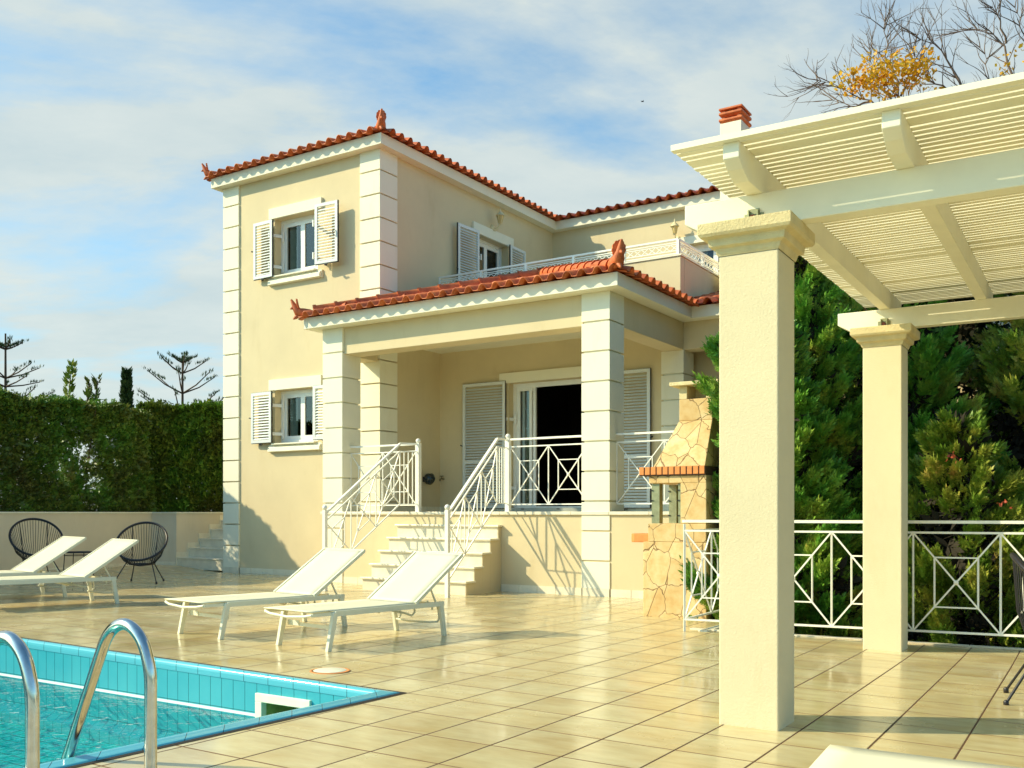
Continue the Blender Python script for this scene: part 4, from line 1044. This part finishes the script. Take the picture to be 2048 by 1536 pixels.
for i, (x, y, a, lb) in enumerate(spots):
    o = lg if i == 0 else copy_tree(lg)
    if i == 4:
        far = Vector((1.165, 3.555)); ax = Vector((math.cos(R(a)), math.sin(R(a)))); nr = Vector((-ax.y, ax.x)); b0 = far + ax * .25 - nr * .62; x, y = b0.x, b0.y
    o.location = (x, y, gz(x, y)); n = Vector((-TX, -TY, 1)).normalized()
    q = Vector((0, 0, 1)).rotation_difference(n) @ Matrix.Rotation(R(a), 3, 'Z').to_quaternion(); o.rotation_mode = 'QUATERNION'; o.rotation_quaternion = q
    tag(o, lb, 'sun lounger', 'white sun loungers on the pool deck')

# ------------------------------------------------------------------ string chairs and table
def make_chair():
    root = empty('string_chair')
    c0 = Vector((0, .02, .66)); n = 56; tilt = R(48)    # rim plane tipped back, sitter faces -y
    ex = Vector((1, 0, 0)); ey = Vector((0, math.cos(tilt), math.sin(tilt)))
    rim = [c0 + ex * (.40 * math.cos(t)) + ey * (.42 * math.sin(t) * (1.0 if math.sin(t) > 0 else .92)) for t in [2 * math.pi * k / n for k in range(n)]]
    mb = MB(); mb.tube(rim, .019, 8, close=True); mb.build('rim', 'black', root)
    bc = Vector((0, .06, .30)); mb = MB(); ring = [bc + Vector((.20 * math.cos(t), .13 * math.sin(t), .0)) for t in [2 * math.pi * k / n for k in range(n)]]
    mb.tube(ring, .011, 8, close=True); mb.tube([p + Vector((0, 0, .0)) for p in [bc + Vector((.12 * math.cos(t), .07 * math.sin(t), -.01)) for t in [2 * math.pi * k / 24 for k in range(24)]]], .008, 6, close=True)
    mb.build('seat_ring', 'black', root)
    mb = MB()
    for k in range(n):
        a = rim[k]; t = 2 * math.pi * k / n
        for s_ in (0,):
            tt = 2 * math.pi * (k + s_) / n; a = c0 + ex * (.40 * math.cos(tt)) + ey * (.42 * math.sin(tt) * (1.0 if math.sin(tt) > 0 else .92)); b = bc + Vector((.19 * math.cos(tt), .12 * math.sin(tt), 0)); mid = (a + b) / 2 + Vector((math.cos(tt) * .02, .035 * max(0, math.sin(tt)), -.035))
            if math.sin(tt) > .05 and s_ == .5 and abs(math.cos(tt)) > .97: continue
            mb.tube([a, mid, b], .0040, 4, caps=False)
    for k in range(6):
        mb.tube([bc + Vector((-.18 + .01 * abs(k - 2.5), -.10 + .04 * k, -.005)), bc + Vector((0, -.10 + .04 * k, -.03)), bc + Vector((.18 - .01 * abs(k - 2.5), -.10 + .04 * k, -.005))], .005, 4)
    mb.build('cords', 'cord', root)
    for sx in (-1, 1):
        m = MB(); m.tube([rim[(14 - sx * 5) % n], Vector((sx * .18, .12, .34)), Vector((sx * .21, -.02, .30)), Vector((sx * .20, -.26, .42))], .008, 6); m.build('stay', 'black', root)
    for (x, y, x1, y1) in ((-.20, -.10, -.33, -.30), (.20, -.10, .33, -.30), (-.15, .16, -.26, .34), (.15, .16, .26, .34)):
        m = MB(); m.tube([(x, y, .33), (x1, y1, .02)], .009, 8); m.lathe([(.0001, 0), (.017, .0), (.017, .03), (.01, .04)], (x1, y1, 0), 8); m.build('leg', 'black', root)
    return root
chr_ = make_chair()
cs = [(-6.25, 16.30, 4, 1.04, 'black string chair on the right, nearer the garden steps'), (-8.15, 16.6, 38, 1.04, 'black string chair on the left beside the low black table'), (3.63, 6.36, 63, 1.0, 'black string chair cut by the right edge in front of the railing')]
for i, (x, y, a, s_, lb) in enumerate(cs):
    o = chr_ if i == 0 else copy_tree(chr_)
    o.location = (x, y, gz(x, y)); o.rotation_euler = (0, 0, R(a)); o.scale = (s_,) * 3; tag(o, lb, 'chair', 'black string chairs')
tb = empty('side_table', (-7.75, 17.3, gz(-7.75, 17.3))); tag(tb, 'low round black side table between the two string chairs', 'table')
mb = MB(); mb.lathe([(.0001, .455), (.30, .455), (.31, .465), (.30, .475), (.0001, .475)], (0, 0, 0), 32); mb.build('table_top', 'black', tb)
mb = MB(); mb.tube([(.24 * math.cos(t), .24 * math.sin(t), .41) for t in [2 * math.pi * k / 28 for k in range(28)]], .006, 6, close=True); mb.build('ring', 'black', tb)
for k in range(4):
    t = math.pi / 4 + k * math.pi / 2; m = MB(); m.tube([(.24 * math.cos(t), .24 * math.sin(t), .455), (.27 * math.cos(t), .27 * math.sin(t), 0)], .008, 6); m.build('leg', 'black', tb)

# ------------------------------------------------------------------ foliage
def rand_dirs(n):
    v = rng.normal(size=(n, 3)); return v / np.linalg.norm(v, axis=1, keepdims=True)
def sprays(C, D, size, K=7, fan=1.1, width=.16, droop=0.1):
    """feathery sprays: for each centre C and direction D a fan of K thin leaflets (triangles/quads)"""
    n = len(C); D = D / np.linalg.norm(D, axis=1, keepdims=True)
    up = rand_dirs(n); S_ = np.cross(D, up); S_ /= np.linalg.norm(S_, axis=1, keepdims=True)
    Nn = np.cross(D, S_); size = size[:, None]; Vs = []; 
    ks = np.linspace(-1, 1, K)
    for k in ks:
        a = k * fan; root = C + D * size * (.55 * (1 - abs(k))) * .6
        d = D * math.cos(a) + S_ * math.sin(a) + Nn * rng.normal(0, .12, (n, 1)); L_ = size * (1 - .45 * abs(k)) * rng.uniform(.75, 1.15, (n, 1))
        side = np.cross(d, Nn); side /= np.linalg.norm(side, axis=1, keepdims=True)
        w = size * width
        Vs.append(np.stack([root, root + d * L_ * .5 + side * w * .5, root + d * L_, root + d * L_ * .5 - side * w * .5], axis=1))
    V = np.stack(Vs, axis=1).reshape(-1, 3); F = np.arange(len(V)).reshape(-1, 4); return V, F
def fronds(C, D, size, K=5, width=.30):
    """small flat fern-like fronds: an axis with K pairs of side leaflets and a tip"""
    n = len(C); D = D / np.linalg.norm(D, axis=1, keepdims=True); up = rand_dirs(n); up[:, 2] += .6
    S_ = np.cross(D, up); S_ /= np.linalg.norm(S_, axis=1, keepdims=True); Nn = np.cross(S_, D); L = size[:, None]; Vs = []
    def leaf(root, d, l, w):
        side = np.cross(d, Nn); side /= np.linalg.norm(side, axis=1, keepdims=True) + 1e-9
        Vs.append(np.stack([root, root + d * l * .45 + side * w, root + d * l, root + d * l * .45 - side * w], 1))
    for k in range(K):
        t = k / K
        for sg in (-1, 1):
            a = .95 - .35 * t; d = D * math.cos(a) + S_ * (sg * math.sin(a)) + Nn * rng.normal(.0, .16, (n, 1)); l = L * (.52 - .34 * t) * rng.uniform(.7, 1.2, (n, 1))
            leaf(C + D * L * t * .8, d, l, l * width * .5)
    leaf(C + D * L * .6, D, L * .5, L * .09); leaf(C - D * L * .05, D, L * .7, L * .05)
    V = np.stack(Vs, axis=1).reshape(-1, 3); return V, np.arange(len(V)).reshape(-1, 4)
def conifer(name, x, y, z0, h, r, nplume, dens, mat, label, cat='tree', lean=(0, 0), size=(.075, .15), group=None, seed=1, extra=None, low=0.0):
    global rng
    rng = np.random.default_rng(seed)
    e = empty(name, (x, y, z0)); tag(e, label, cat, group)
    mb = MB(); mb.tube([(0, 0, 0), (lean[0] * .5, lean[1] * .5, h * .5), (lean[0], lean[1], h * .92)], [.10, .06, .015], 8)
    C = []; D = []
    nplume = int(nplume * 1.45)
    for k in range(nplume):
        t = (k + rng.random()) / nplume; zz_ = low + (h * .97 - low) * t; an = rng.random() * 2 * math.pi
        rad = r * (1 - max(0, (zz_ / h - .35)) / .68) ** .8 if zz_ / h > .35 else r * (.75 + .25 * zz_ / h / .35)
        rad = max(rad, .06) * rng.uniform(.72, 1.12)
        base = np.array([lean[0] * t, lean[1] * t, max(.05, zz_ - rad * .5)]); tip = np.array([math.cos(an) * rad + lean[0] * t, math.sin(an) * rad + lean[1] * t, min(h * 1.02, zz_ + rad * .28)])
        if k % 3 == 0: mb.tube([tuple(base), tuple((base + tip) / 2 + np.array([0, 0, -.03])), tuple(tip)], [.018, .010, .003], 4, caps=False)
        m_ = int(dens * .38 * (.5 + rad)); s_ = .35 + .65 * rng.random(m_) ** .6; ax = tip - base; pr2 = (.20 * np.linalg.norm(ax) + .04) * (1.15 - s_)
        off = rand_dirs(m_) * (rng.random((m_, 1)) ** .4) * pr2[:, None]
        c = base + ax * s_[:, None] + off; C.append(c); D.append(ax / np.linalg.norm(ax) * 1.0 + off / (pr2[:, None] + .01) * .8 + np.array([0, 0, .25]))
    C = np.concatenate(C); D = np.concatenate(D)
    if extra:
        for (b_, t_) in extra:
            m_ = 600; s_ = rng.random(m_); b_ = np.array(b_); t_ = np.array(t_); C = np.concatenate([C, b_ + (t_ - b_) * s_[:, None] + rand_dirs(m_) * (rng.random((m_, 1)) ** .6) * (.24 * (1 - .6 * s_[:, None]))]); D = np.concatenate([D, np.repeat((t_ - b_)[None], m_, 0) + rand_dirs(m_) * .5])
    V, F = fronds(C, D, rng.uniform(size[0], size[1], len(C)))
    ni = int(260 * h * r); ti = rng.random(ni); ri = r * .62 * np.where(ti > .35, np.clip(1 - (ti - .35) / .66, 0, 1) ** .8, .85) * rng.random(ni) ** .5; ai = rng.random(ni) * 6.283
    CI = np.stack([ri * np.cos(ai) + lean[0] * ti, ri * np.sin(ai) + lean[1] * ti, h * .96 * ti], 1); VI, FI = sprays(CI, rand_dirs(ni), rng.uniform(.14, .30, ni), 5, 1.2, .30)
    fast_mesh('inner_twigs', VI, FI, 'inner', e)  # dark sprays fill the crown, painting the shaded gaps
    mb.build('trunk', 'trunk', e)
    fast_mesh('crown', V, F, mat, e)
    return e
def leafbox(n, lo, hi, normal_bias, size, mat, name, parent, frame=None):
    pass

# conifers and shrubs beyond the railing on the right
trees = [('conifer', 3.10, 11.3, -1.8, 5.3, .98, 280, 300, 'conifer', 'bright green feathery conifer beside the barbecue, left of the thick pergola column'),
         ('conifer', 3.55, 12.1, -1.8, 7.3, 1.25, 210, 190, 'conifer', 'tall dark conifer directly behind the gap between the two pergola columns'),
         ('conifer', 5.0, 12.6, -1.8, 7.2, 1.45, 200, 170, 'conifer', 'tall dark conifer behind the smaller pergola column'),
         ('shrub', 5.0, 10.9, -1.8, 4.1, 1.35, 150, 190, 'conifer2', 'yellowish green bushy shrub behind the right railing panel'),
         ('conifer', 7.0, 12.2, -1.8, 7.6, 1.6, 210, 160, 'conifer2', 'dark bushy conifer shaded at the right edge behind the railing'),
         ('shrub', 6.6, 10.2, -1.8, 3.3, 1.1, 100, 180, 'conifer', 'green shrub at the right edge behind the string chair'),
         ('shrub', 3.55, 10.75, -1.8, 2.4, .75, 90, 190, 'conifer2', 'low dark shrub at the foot of the railing between the pergola columns'),
         ('conifer', 8.9, 13.0, -1.8, 7.8, 1.7, 170, 120, 'conifer', 'dark conifer beyond the right end of the pergola roof')]
for i, (nm, x, y, z0, h, r, npl, dn, mt, lb) in enumerate(trees):
    conifer(nm, x, y, z0, h, r, npl, dn, mt, lb, 'shrub' if nm == 'shrub' else 'tree', seed=20 + i, extra=([((0, 0, 4.1), (-.80, -.25, 4.85)), ((0, 0, 3.8), (-.85, -.1, 4.45)), ((0, 0, 3.5), (-.75, -.3, 4.15)), ((0, 0, 4.3), (-.6, .1, 5.0)), ((0, 0, 3.2), (-.62, -.1, 3.8))] if i == 0 else None), group='trees and shrubs beyond the terrace railing')
# dense screen far behind them
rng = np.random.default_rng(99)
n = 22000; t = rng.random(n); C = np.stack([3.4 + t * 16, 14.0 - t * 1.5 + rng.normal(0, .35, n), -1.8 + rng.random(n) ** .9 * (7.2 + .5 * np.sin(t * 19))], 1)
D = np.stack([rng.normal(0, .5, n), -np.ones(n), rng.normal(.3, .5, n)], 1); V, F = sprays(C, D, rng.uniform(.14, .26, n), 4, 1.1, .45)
tag(fast_mesh('dark_tree_screen', V, F, 'screen'), 'dense wall of evergreen foliage coloured as deep shade behind the nearer conifers', 'evergreen screen', kind='stuff')
rng = np.random.default_rng(5)
def clump(name, mat, c, r, n, s, label, cat):
    C = np.array(c) + rand_dirs(n) * (rng.random((n, 1)) ** .5) * np.array(r); V, F = sprays(C, rand_dirs(n), rng.uniform(s * .7, s * 1.3, n), 2, .5, .7)
    return tag(fast_mesh(name, V, F, mat), label, cat)
clump('creeper', 'red', (4.55, 9.95, 1.75), (.10, .06, .10), 12, .045, 'small spray of red creeper leaves in the dark shrubs right of the small column', 'creeper')
clump('creeper', 'red', (5.05, 9.9, 1.25), (.08, .06, .06), 8, .045, 'few pinkish red creeper leaves low in the shrubs at the right edge', 'creeper')

# hedges on the left
def hedge(name, a, b, thick, z0, z1, n, label, size=.062, seed=3, topwave=.035):
    global rng
    rng = np.random.default_rng(seed); a = np.array(a); b = np.array(b); d = (b - a); L_ = np.linalg.norm(d); d /= L_; nn = np.array([-d[1], d[0]])
    s_ = rng.random(n) * L_; w = rng.random(n); side = rng.random(n)
    dep = np.where(side < .62, rng.random(n) ** 2 * .28, rng.random(n) * thick)
    top = z1 + topwave * np.sin(s_ * 1.3) + .05 * np.sin(s_ * 4.1 + 1)
    zz_ = np.where(side < .62, z0 + w * (top - z0), top - rng.random(n) ** 2 * .25 + (rng.random(n) < .05) * rng.random(n) * .14)
    bulge = .08 * np.sin(s_ * 2.1 + zz_ * 1.7) + .05 * np.sin(s_ * 5 + zz_ * 3)
    keep = np.ones(n, bool); size = size * np.where(rng.random(n) < .3, 1.6, 1.0)
    C = np.stack([a[0] + d[0] * s_ + nn[0] * (dep + bulge), a[1] + d[1] * s_ + nn[1] * (dep + bulge), zz_], 1)
    for (hs, hz, hr) in HOLES.get(name + str(seed), []):
        q = ((s_ - hs) ** 2 + (zz_ - hz) ** 2) < (hr * rng.uniform(.5, 1.1, n)) ** 2; keep &= ~(q & (rng.random(n) < .93))
    size = size[keep]; C = C[keep]; C[:, :2] += nn * (rng.random((len(C), 1)) < .35) * rng.random((len(C), 1)) * .5; n = len(C)
    D = np.stack([-nn[0] + rng.normal(0, .6, n), -nn[1] + rng.normal(0, .6, n), rng.normal(.5, .6, n)], 1)
    V, F = sprays(C, D, rng.uniform(.6, 1.3, n) * size, 4, 1.0, .42)
    return V, F
HOLES = {}
hd = (W1 - W2).normalized(); hn = Vector((-hd.y, hd.x)); HA = W2 + Vector((-hn.x, -hn.y)) * 0
off = Vector((-.35, .18))
a = (W0.x + off.x, W0.y + off.y); b = (W2.x + off.x + .15, W2.y + off.y + .35)
HOLES['hedge3'] = [(14.5, 2.4, .34), (13.9, 2.0, .30), (13.2, 2.6, .14), (14.8, 1.8, .24), (15.2, 2.7, .2), (12.2, 2.3, .14), (15.3, 2.2, .16)]
e = empty('hedge', (W2.x, W2.y, 1.0)); tag(e, 'long clipped hedge in shade running back on the left above the garden wall', 'hedge', 'clipped hedges behind the garden wall')
hcore = 1
V, F = hedge('hedge', a, b, 1.0, 1.12, 3.40, 210000, '', seed=3); V -= np.array([W2.x, W2.y, 1.0]); fast_mesh('hedge_foliage', V, F, 'hedge', e)
mb = MB(); rng = np.random.default_rng(8); random.seed(3)
for k in range(34):
    mb = MB(); t = random.random(); x = a[0] + (b[0] - a[0]) * t - .45 * .8; y = a[1] + (b[1] - a[1]) * t + .35 * .8
    mb.tube([(x - W2.x, y - W2.y, 0), (x - W2.x + random.uniform(-.3, .3), y - W2.y + random.uniform(-.2, .2), 1.2), (x - W2.x + random.uniform(-.5, .5), y - W2.y + random.uniform(-.3, .3), 2.3)], [.03, .02, .01], 5, caps=False)
    mb.build('stem', 'trunk', e)
e = empty('hedge', (W3b.x, W3b.y, 1.0)); tag(e, 'sunlit end of the hedge beside the tower above the garden steps', 'hedge', 'clipped hedges behind the garden wall')
b2 = (b[0] - 1.0, b[1] + .9); c2 = (W3b.x + 4.5, W3b.y - .4)
b2 = (W2.x - .9, W2.y + 1.5); c2 = (W3b.x + 3.8, W3b.y + .1)
V, F = hedge('hedge', b2, c2, 1.0, 1.12, 3.64, 120000, '', size=.078, seed=4, topwave=.03); V -= np.array([W3b.x, W3b.y, 1.0]); fast_mesh('hedge_foliage', V, F, 'hedge', e)

# skyline trees behind the hedge
def norfolk(x, y, ztop, tiers, label, seed):
    global rng
    rng = np.random.default_rng(seed); random.seed(seed); e = empty('norfolk_pine', (x, y, -1.8)); tag(e, label, 'tree', 'norfolk pines beyond the hedge')
    mb = MB(); H_ = ztop + 1.8; mb.tube([(0, 0, 0), (0, 0, H_ * .6), (0, 0, H_)], [.22, .07, .035], 8); C = []; D = []
    for (dz, rad, nb, rise) in tiers:
        z = H_ - dz
        for k in range(nb):
            an = 2 * math.pi * (k + .5 * (dz > 1)) / nb + random.uniform(-.2, .2) + .2; dx, dy = math.cos(an), math.sin(an)
            pts = [(0, 0, z), (dx * rad * .5, dy * rad * .5, z + rise * .38), (dx * rad, dy * rad, z + rise)]; mb.tube(pts, [.035, .028, .018], 5, caps=False)
            for s_ in ((.90,) if dz > .7 else (.5, .85)):
                cx, cy, cz = dx * rad * s_, dy * rad * s_, z + rise * s_ ** 1.1; m_ = 26
                for q in range(m_):
                    t = (q / m_ - .5) * .55; C.append((cx + dx * t + random.uniform(-.10, .10), cy + dy * t + random.uniform(-.10, .10), cz + t * rise / rad * .8)); D.append((dx * .12 + random.uniform(-.12, .12), dy * .12 + random.uniform(-.12, .12), 1))
    V, F = sprays(np.array(C), np.array(D), rng.uniform(.18, .34, len(C)), 2, .16, .09); mb.build('trunk', 'trunk', e); fast_mesh('crown', V, F, 'pine', e)
def AT(px, py, d): return ((px - 1024) / 1935 * d, d, 1.15 + (1027 - py) / 1935 * d)
x, y, z = AT(365, 712, 40); norfolk(x, y, z, [(.28, .42, 5, .22), (.72, .95, 5, .58), (1.55, 1.45, 6, .82), (2.6, 1.9, 6, 1.0)], 'norfolk pine with candelabra branches near the tower', 11)
x, y, z = AT(11, 667, 40); norfolk(x, y, z, [(.66, .68, 6, .32), (1.85, 1.30, 6, .55), (2.2, 1.45, 5, .35), (3.2, 1.8, 6, .9)], 'norfolk pine with a long bare leader at the left edge', 12)
def thin(x, y, z0, h, r, label, seed, n=900, mat='conifer2', cat='tree', name='cypress', lean=0):
    global rng
    rng = np.random.default_rng(seed); e = empty(name, (x, y, z0)); tag(e, label, cat)
    t = rng.random(n); rr = r * (1 - .75 * t) * rng.random(n) ** .5; an = rng.random(n) * 6.283
    C = np.stack([rr * np.cos(an) + lean * t ** 2, rr * np.sin(an), h * (.02 + .96 * t)], 1); D = np.stack([np.cos(an) * .6, np.sin(an) * .6, np.ones(n)], 1)
    V, F = sprays(C, D, rng.uniform(.10, .2, n), 5, .6, .3); mb = MB(); mb.tube([(0, 0, 0), (lean * .3, 0, h * .5), (lean * .9, 0, h * .95)], [.06, .04, .01], 6); mb.build('trunk', 'trunk', e); fast_mesh('crown', V, F, mat, e)
x, y, z = AT(253, 738, 34); thin(x, y, 1.05, z - 1.05, .38, 'slim dark cypress tip standing above the hedge', 31, 2600, 'pine')
x, y, z = AT(126, 722, 27); thin(x, y, 1.05, z - 1.05, .26, 'wispy light green cypress tip above the left hedge', 32, 330, 'conifer2', lean=.25)
x, y, z = AT(172, 765, 24.5); thin(x, y, 3.2, z - 3.15, .10, 'small green shoot leaning out of the hedge top', 33, 60, 'hedge', 'shoot', 'shoot', .1)
x, y, z = AT(188, 760, 24.5); thin(x, y, 3.2, z - 3.15, .08, 'small forked shoot on the hedge top right of the other shoot', 34, 50, 'hedge', 'shoot', 'shoot', .1)

# bare tree with some yellow leaves behind the pergola
random.seed(21)
bt = empty('bare_tree', (8.6, 17.5, -1.8)); tag(bt, 'nearly bare autumn tree with a patch of yellow leaves above the pergola', 'tree')
mb = MB(); tips = []
def branch(p, d, L_, r, lvl):
    pts = [p]; q = p.copy(); n = 5; dd = d.copy()
    for k in range(n):
        dd = (dd + Vector((random.uniform(-.16, .16), random.uniform(-.16, .16), random.uniform(-.08, .14)))).normalized(); q = q + dd * (L_ / n); pts.append(q.copy())
    mb.tube(pts, [r * (1 - .6 * k / n) for k in range(n + 1)], 5 if lvl > 1 else 7, caps=False)
    if lvl >= 5 or r < .0035: tips.append(q); return
    kids = 3 if lvl < 4 else 2
    for k in range(kids):
        i = random.randint(2, n); a = random.uniform(.25, .62) * random.choice((-1, 1)); ax = Vector((random.uniform(-.3, .3), 1, random.uniform(-.3, .3))).normalized()
        nd = (Matrix.Rotation(a, 3, ax) @ dd); nd = (nd + Vector((0, random.uniform(-.4, .4), .1))).normalized(); branch(pts[i], nd, L_ * random.uniform(.40, .62), r * random.uniform(.42, .6), lvl + 1)
mb.tube([(0, 0, 0), (.05, 0, 3.5), (-.15, 0, 7.2)], [.22, .16, .06], 10)
bo = Vector((8.6, 17.5, -1.8))
def BP(px, py, dy=0): return Vector(AT(px, py, 17.5 + dy)) - bo
limbs = [[(1960, 560), (1900, 360), (1830, 250), (1800, 190), (1775, 110), (1768, 60), (1770, 42)], [(1900, 360), (1800, 260), (1740, 205), (1690, 180), (1650, 165), (1634, 158)],
         [(1960, 560), (1960, 330), (1935, 200), (1905, 135), (1870, 90), (1832, 70)], [(1935, 200), (1885, 170), (1850, 158), (1838, 120)],
         [(1960, 560), (2030, 330), (2040, 190), (2010, 90), (1975, 60), (1945, 55)], [(2040, 190), (2060, 110), (2040, 50), (2030, 15)], [(2010, 90), (2000, 45), (1985, 15)],
         [(1830, 250), (1790, 215), (1755, 165), (1745, 120), (1740, 100)], [(1740, 205), (1700, 215), (1665, 200)], [(2030, 330), (2110, 200), (2140, 60), (2130, -60)], [(1960, 330), (1990, 220), (1975, 130), (1960, 95)], [(1800, 190), (1830, 140), (1825, 100)]]
for li, pl in enumerate(limbs):
    dy = random.uniform(-.8, .8) * (li > 0)
    P_ = [BP(a, b, dy * (k / len(pl))) for k, (a, b) in enumerate(pl)]; pts = []
    for k in range(len(P_) - 1):
        for t in (0, .33, .66): pts.append(P_[k].lerp(P_[k + 1], t) + Vector((random.uniform(-.04, .04), random.uniform(-.04, .04), random.uniform(-.03, .03))))
    pts.append(P_[-1]); n = len(pts); r0 = .05 if pl[0][1] > 500 else .022
    mb.tube(pts, [max(.0045, r0 * (1 - k / n) ** 1.3) for k in range(n)], 6, caps=False)
    for k in range(3, n):
        for q_ in range(2):
            d0 = (pts[k] - pts[k - 1]).normalized(); a = random.uniform(.35, .9) * random.choice((-1, 1)); nd = (Matrix.Rotation(a, 3, 'Y') @ d0 + Vector((0, random.uniform(-.4, .4), .15))).normalized()
            branch(pts[k], nd, random.uniform(.3, .75), .010, 3 if q_ else 4)
mb.build('branches', 'twig', bt)
rng = np.random.default_rng(44); cen = np.array(AT(1750, 175, 17.5)) - np.array([8.6, 17.5, -1.8])
cen += np.array([0, -.5, .02]); n = 1150; C = cen + rand_dirs(n) * (rng.random((n, 1)) ** .5) * np.array([.62, .35, .48]); C2 = cen + np.array([1.1, 0, -.35]) + rand_dirs(60) * np.array([.6, .3, .12]); C3 = np.array(AT(2030, 120, 17.5)) - np.array([8.6, 17.5, -1.8]) + rand_dirs(40) * np.array([.3, .3, .25]); C = np.concatenate([C[:520], cen + np.array([-.45, 0, -.12]) + rand_dirs(260) * (rng.random((260, 1)) ** .5) * np.array([.55, .3, .30]), cen + np.array([.55, 0, .12]) + rand_dirs(260) * (rng.random((260, 1)) ** .5) * np.array([.42, .3, .38]), C2, C3]); n = len(C)
D = rand_dirs(n); D[:, 2] = -abs(D[:, 2]) - .4
V, F = sprays(C, D, rng.uniform(.07, .13, n), 1, 0, .8); fast_mesh('leaves', V, F, 'yellow', bt)

# bird
x, y, z = AT(1285, 203, 45); bd = empty('bird', (x, y, z), R(20), .6); tag(bd, 'tiny dark bird flying above the villa roof', 'bird')
mb = MB(); mb.tube([(-.16, 0, .02), (-.08, 0, .01), (0, 0, 0), (.08, 0, 0), (.13, 0, .0)], [.006, .03, .04, .03, .008], 8)
mb.add([(-.03, .02, .01), (.06, .02, .01), (.0, .22, .04), (-.03, -.02, .01), (.06, -.02, .01), (.0, -.22, .04), (-.03, .02, .02), (.06, .02, .02), (.0, .22, .05), (-.03, -.02, .02), (.06, -.02, .02), (.0, -.22, .05)], [(0, 1, 2), (3, 5, 4), (6, 8, 7), (9, 10, 11)]); mb.build('body', 'black', bd)

# ------------------------------------------------------------------ world, sun, camera
w = bpy.data.worlds.new('World'); sc.world = w; w.use_nodes = True; nt = w.node_tree; bg = nt.nodes['Background']
sk = nt.nodes.new('ShaderNodeTexSky'); sk.sky_type = 'NISHITA'; sk.sun_disc = False; sk.sun_elevation = R(33); sk.sun_rotation = R(-90.9); sk.air_density = 1.0; sk.dust_density = 1.5; sk.ozone_density = 1.0
gco = nt.nodes.new('ShaderNodeTexCoord').outputs['Generated']
sp = nt.nodes.new('ShaderNodeSeparateXYZ'); lk(nt, gco, sp.inputs[0])
# project directions on a high flat layer so clouds stretch towards the horizon
zc = math_(nt, 'ADD', math_(nt, 'MAXIMUM', sp.outputs[2], 0.0), .22)
cx = math_(nt, 'DIVIDE', sp.outputs[0], zc); cy = math_(nt, 'DIVIDE', sp.outputs[1], zc)
cbn = nt.nodes.new('ShaderNodeCombineXYZ'); lk(nt, cx, cbn.inputs[0]); lk(nt, cy, cbn.inputs[1])
mp = nt.nodes.new('ShaderNodeMapping'); mp.inputs['Rotation'].default_value = (0, 0, R(-35)); mp.inputs['Scale'].default_value = (.8, 1.3, 1); mp.inputs['Location'].default_value = (7.1, 2.6, 0); lk(nt, cbn.outputs[0], mp.inputs[0])
n1 = nt.nodes.new('ShaderNodeTexNoise'); n1.inputs['Scale'].default_value = 1.35; n1.inputs['Detail'].default_value = 9; n1.inputs['Roughness'].default_value = .55; n1.inputs['Distortion'].default_value = .5; lk(nt, mp.outputs[0], n1.inputs['Vector'])
n2 = nt.nodes.new('ShaderNodeTexNoise'); n2.inputs['Scale'].default_value = 3.6; n2.inputs['Detail'].default_value = 7; n2.inputs['Roughness'].default_value = .6; lk(nt, mp.outputs[0], n2.inputs['Vector'])
den = math_(nt, 'ADD', math_(nt, 'MULTIPLY', n1.outputs['Fac'], .72), math_(nt, 'MULTIPLY', n2.outputs['Fac'], .28))
# more cover low down, more gaps overhead
cov = math_(nt, 'SUBTRACT', den, math_(nt, 'MULTIPLY', sp.outputs[2], .26))
mask = ramp(nt, cov, [(.235, (0, 0, 0)), (.44, (1, 1, 1))])
shade = ramp(nt, n2.outputs['Fac'], [(.3, (4.1, 4.8, 4.8)), (.7, (5.2, 5.6, 5.25))])
blue = mix(nt, 1.0, sk.outputs[0], (.85, 1.45, 1.6), 'MULTIPLY')
fwd = nt.nodes.new('ShaderNodeMapRange'); lk(nt, sp.outputs[1], fwd.inputs[0]); fwd.inputs[1].default_value = -.15; fwd.inputs[2].default_value = .45; fwd.inputs[3].default_value = .12; fwd.inputs[4].default_value = .92
hi = nt.nodes.new('ShaderNodeMapRange'); lk(nt, sp.outputs[2], hi.inputs[0]); hi.inputs[1].default_value = .55; hi.inputs[2].default_value = .85; hi.inputs[3].default_value = 1; hi.inputs[4].default_value = .3
mk = math_(nt, 'MULTIPLY', math_(nt, 'MULTIPLY', mask, fwd.outputs[0]), hi.outputs[0])
lk(nt, mix(nt, mk, blue, shade), bg.inputs['Color']); bg.inputs['Strength'].default_value = .12
for n_ in nt.nodes:
    if n_.type == 'VALTORGB' : pass
sun = bpy.data.lights.new('sun', 'SUN'); sun.energy = 5.0; sun.angle = R(.6); sun.color = (1.0, .87, .57)
so = bpy.data.objects.new('sun', sun); COL.objects.link(so)
Ld = Vector((.8386, .013, -.545)); so.rotation_euler = Ld.to_track_quat('-Z', 'Y').to_euler(); so.location = (-20, 0, 20)
cam = bpy.data.cameras.new('camera'); co = bpy.data.objects.new('camera', cam); COL.objects.link(co); sc.camera = co
co.location = (0, 0, 1.15); co.rotation_euler = (R(90), 0, 0); cam.sensor_width = 36; cam.lens = 1935 / 2048 * 36; cam.shift_y = 259 / 2048; cam.clip_end = 2000; cam.clip_start = .05
sc.view_settings.view_transform = 'Standard'; sc.view_settings.look = 'None'; sc.view_settings.gamma = 1; sc.view_settings.exposure = .28
sc.cycles.max_bounces = 8; sc.cycles.transparent_max_bounces = 12
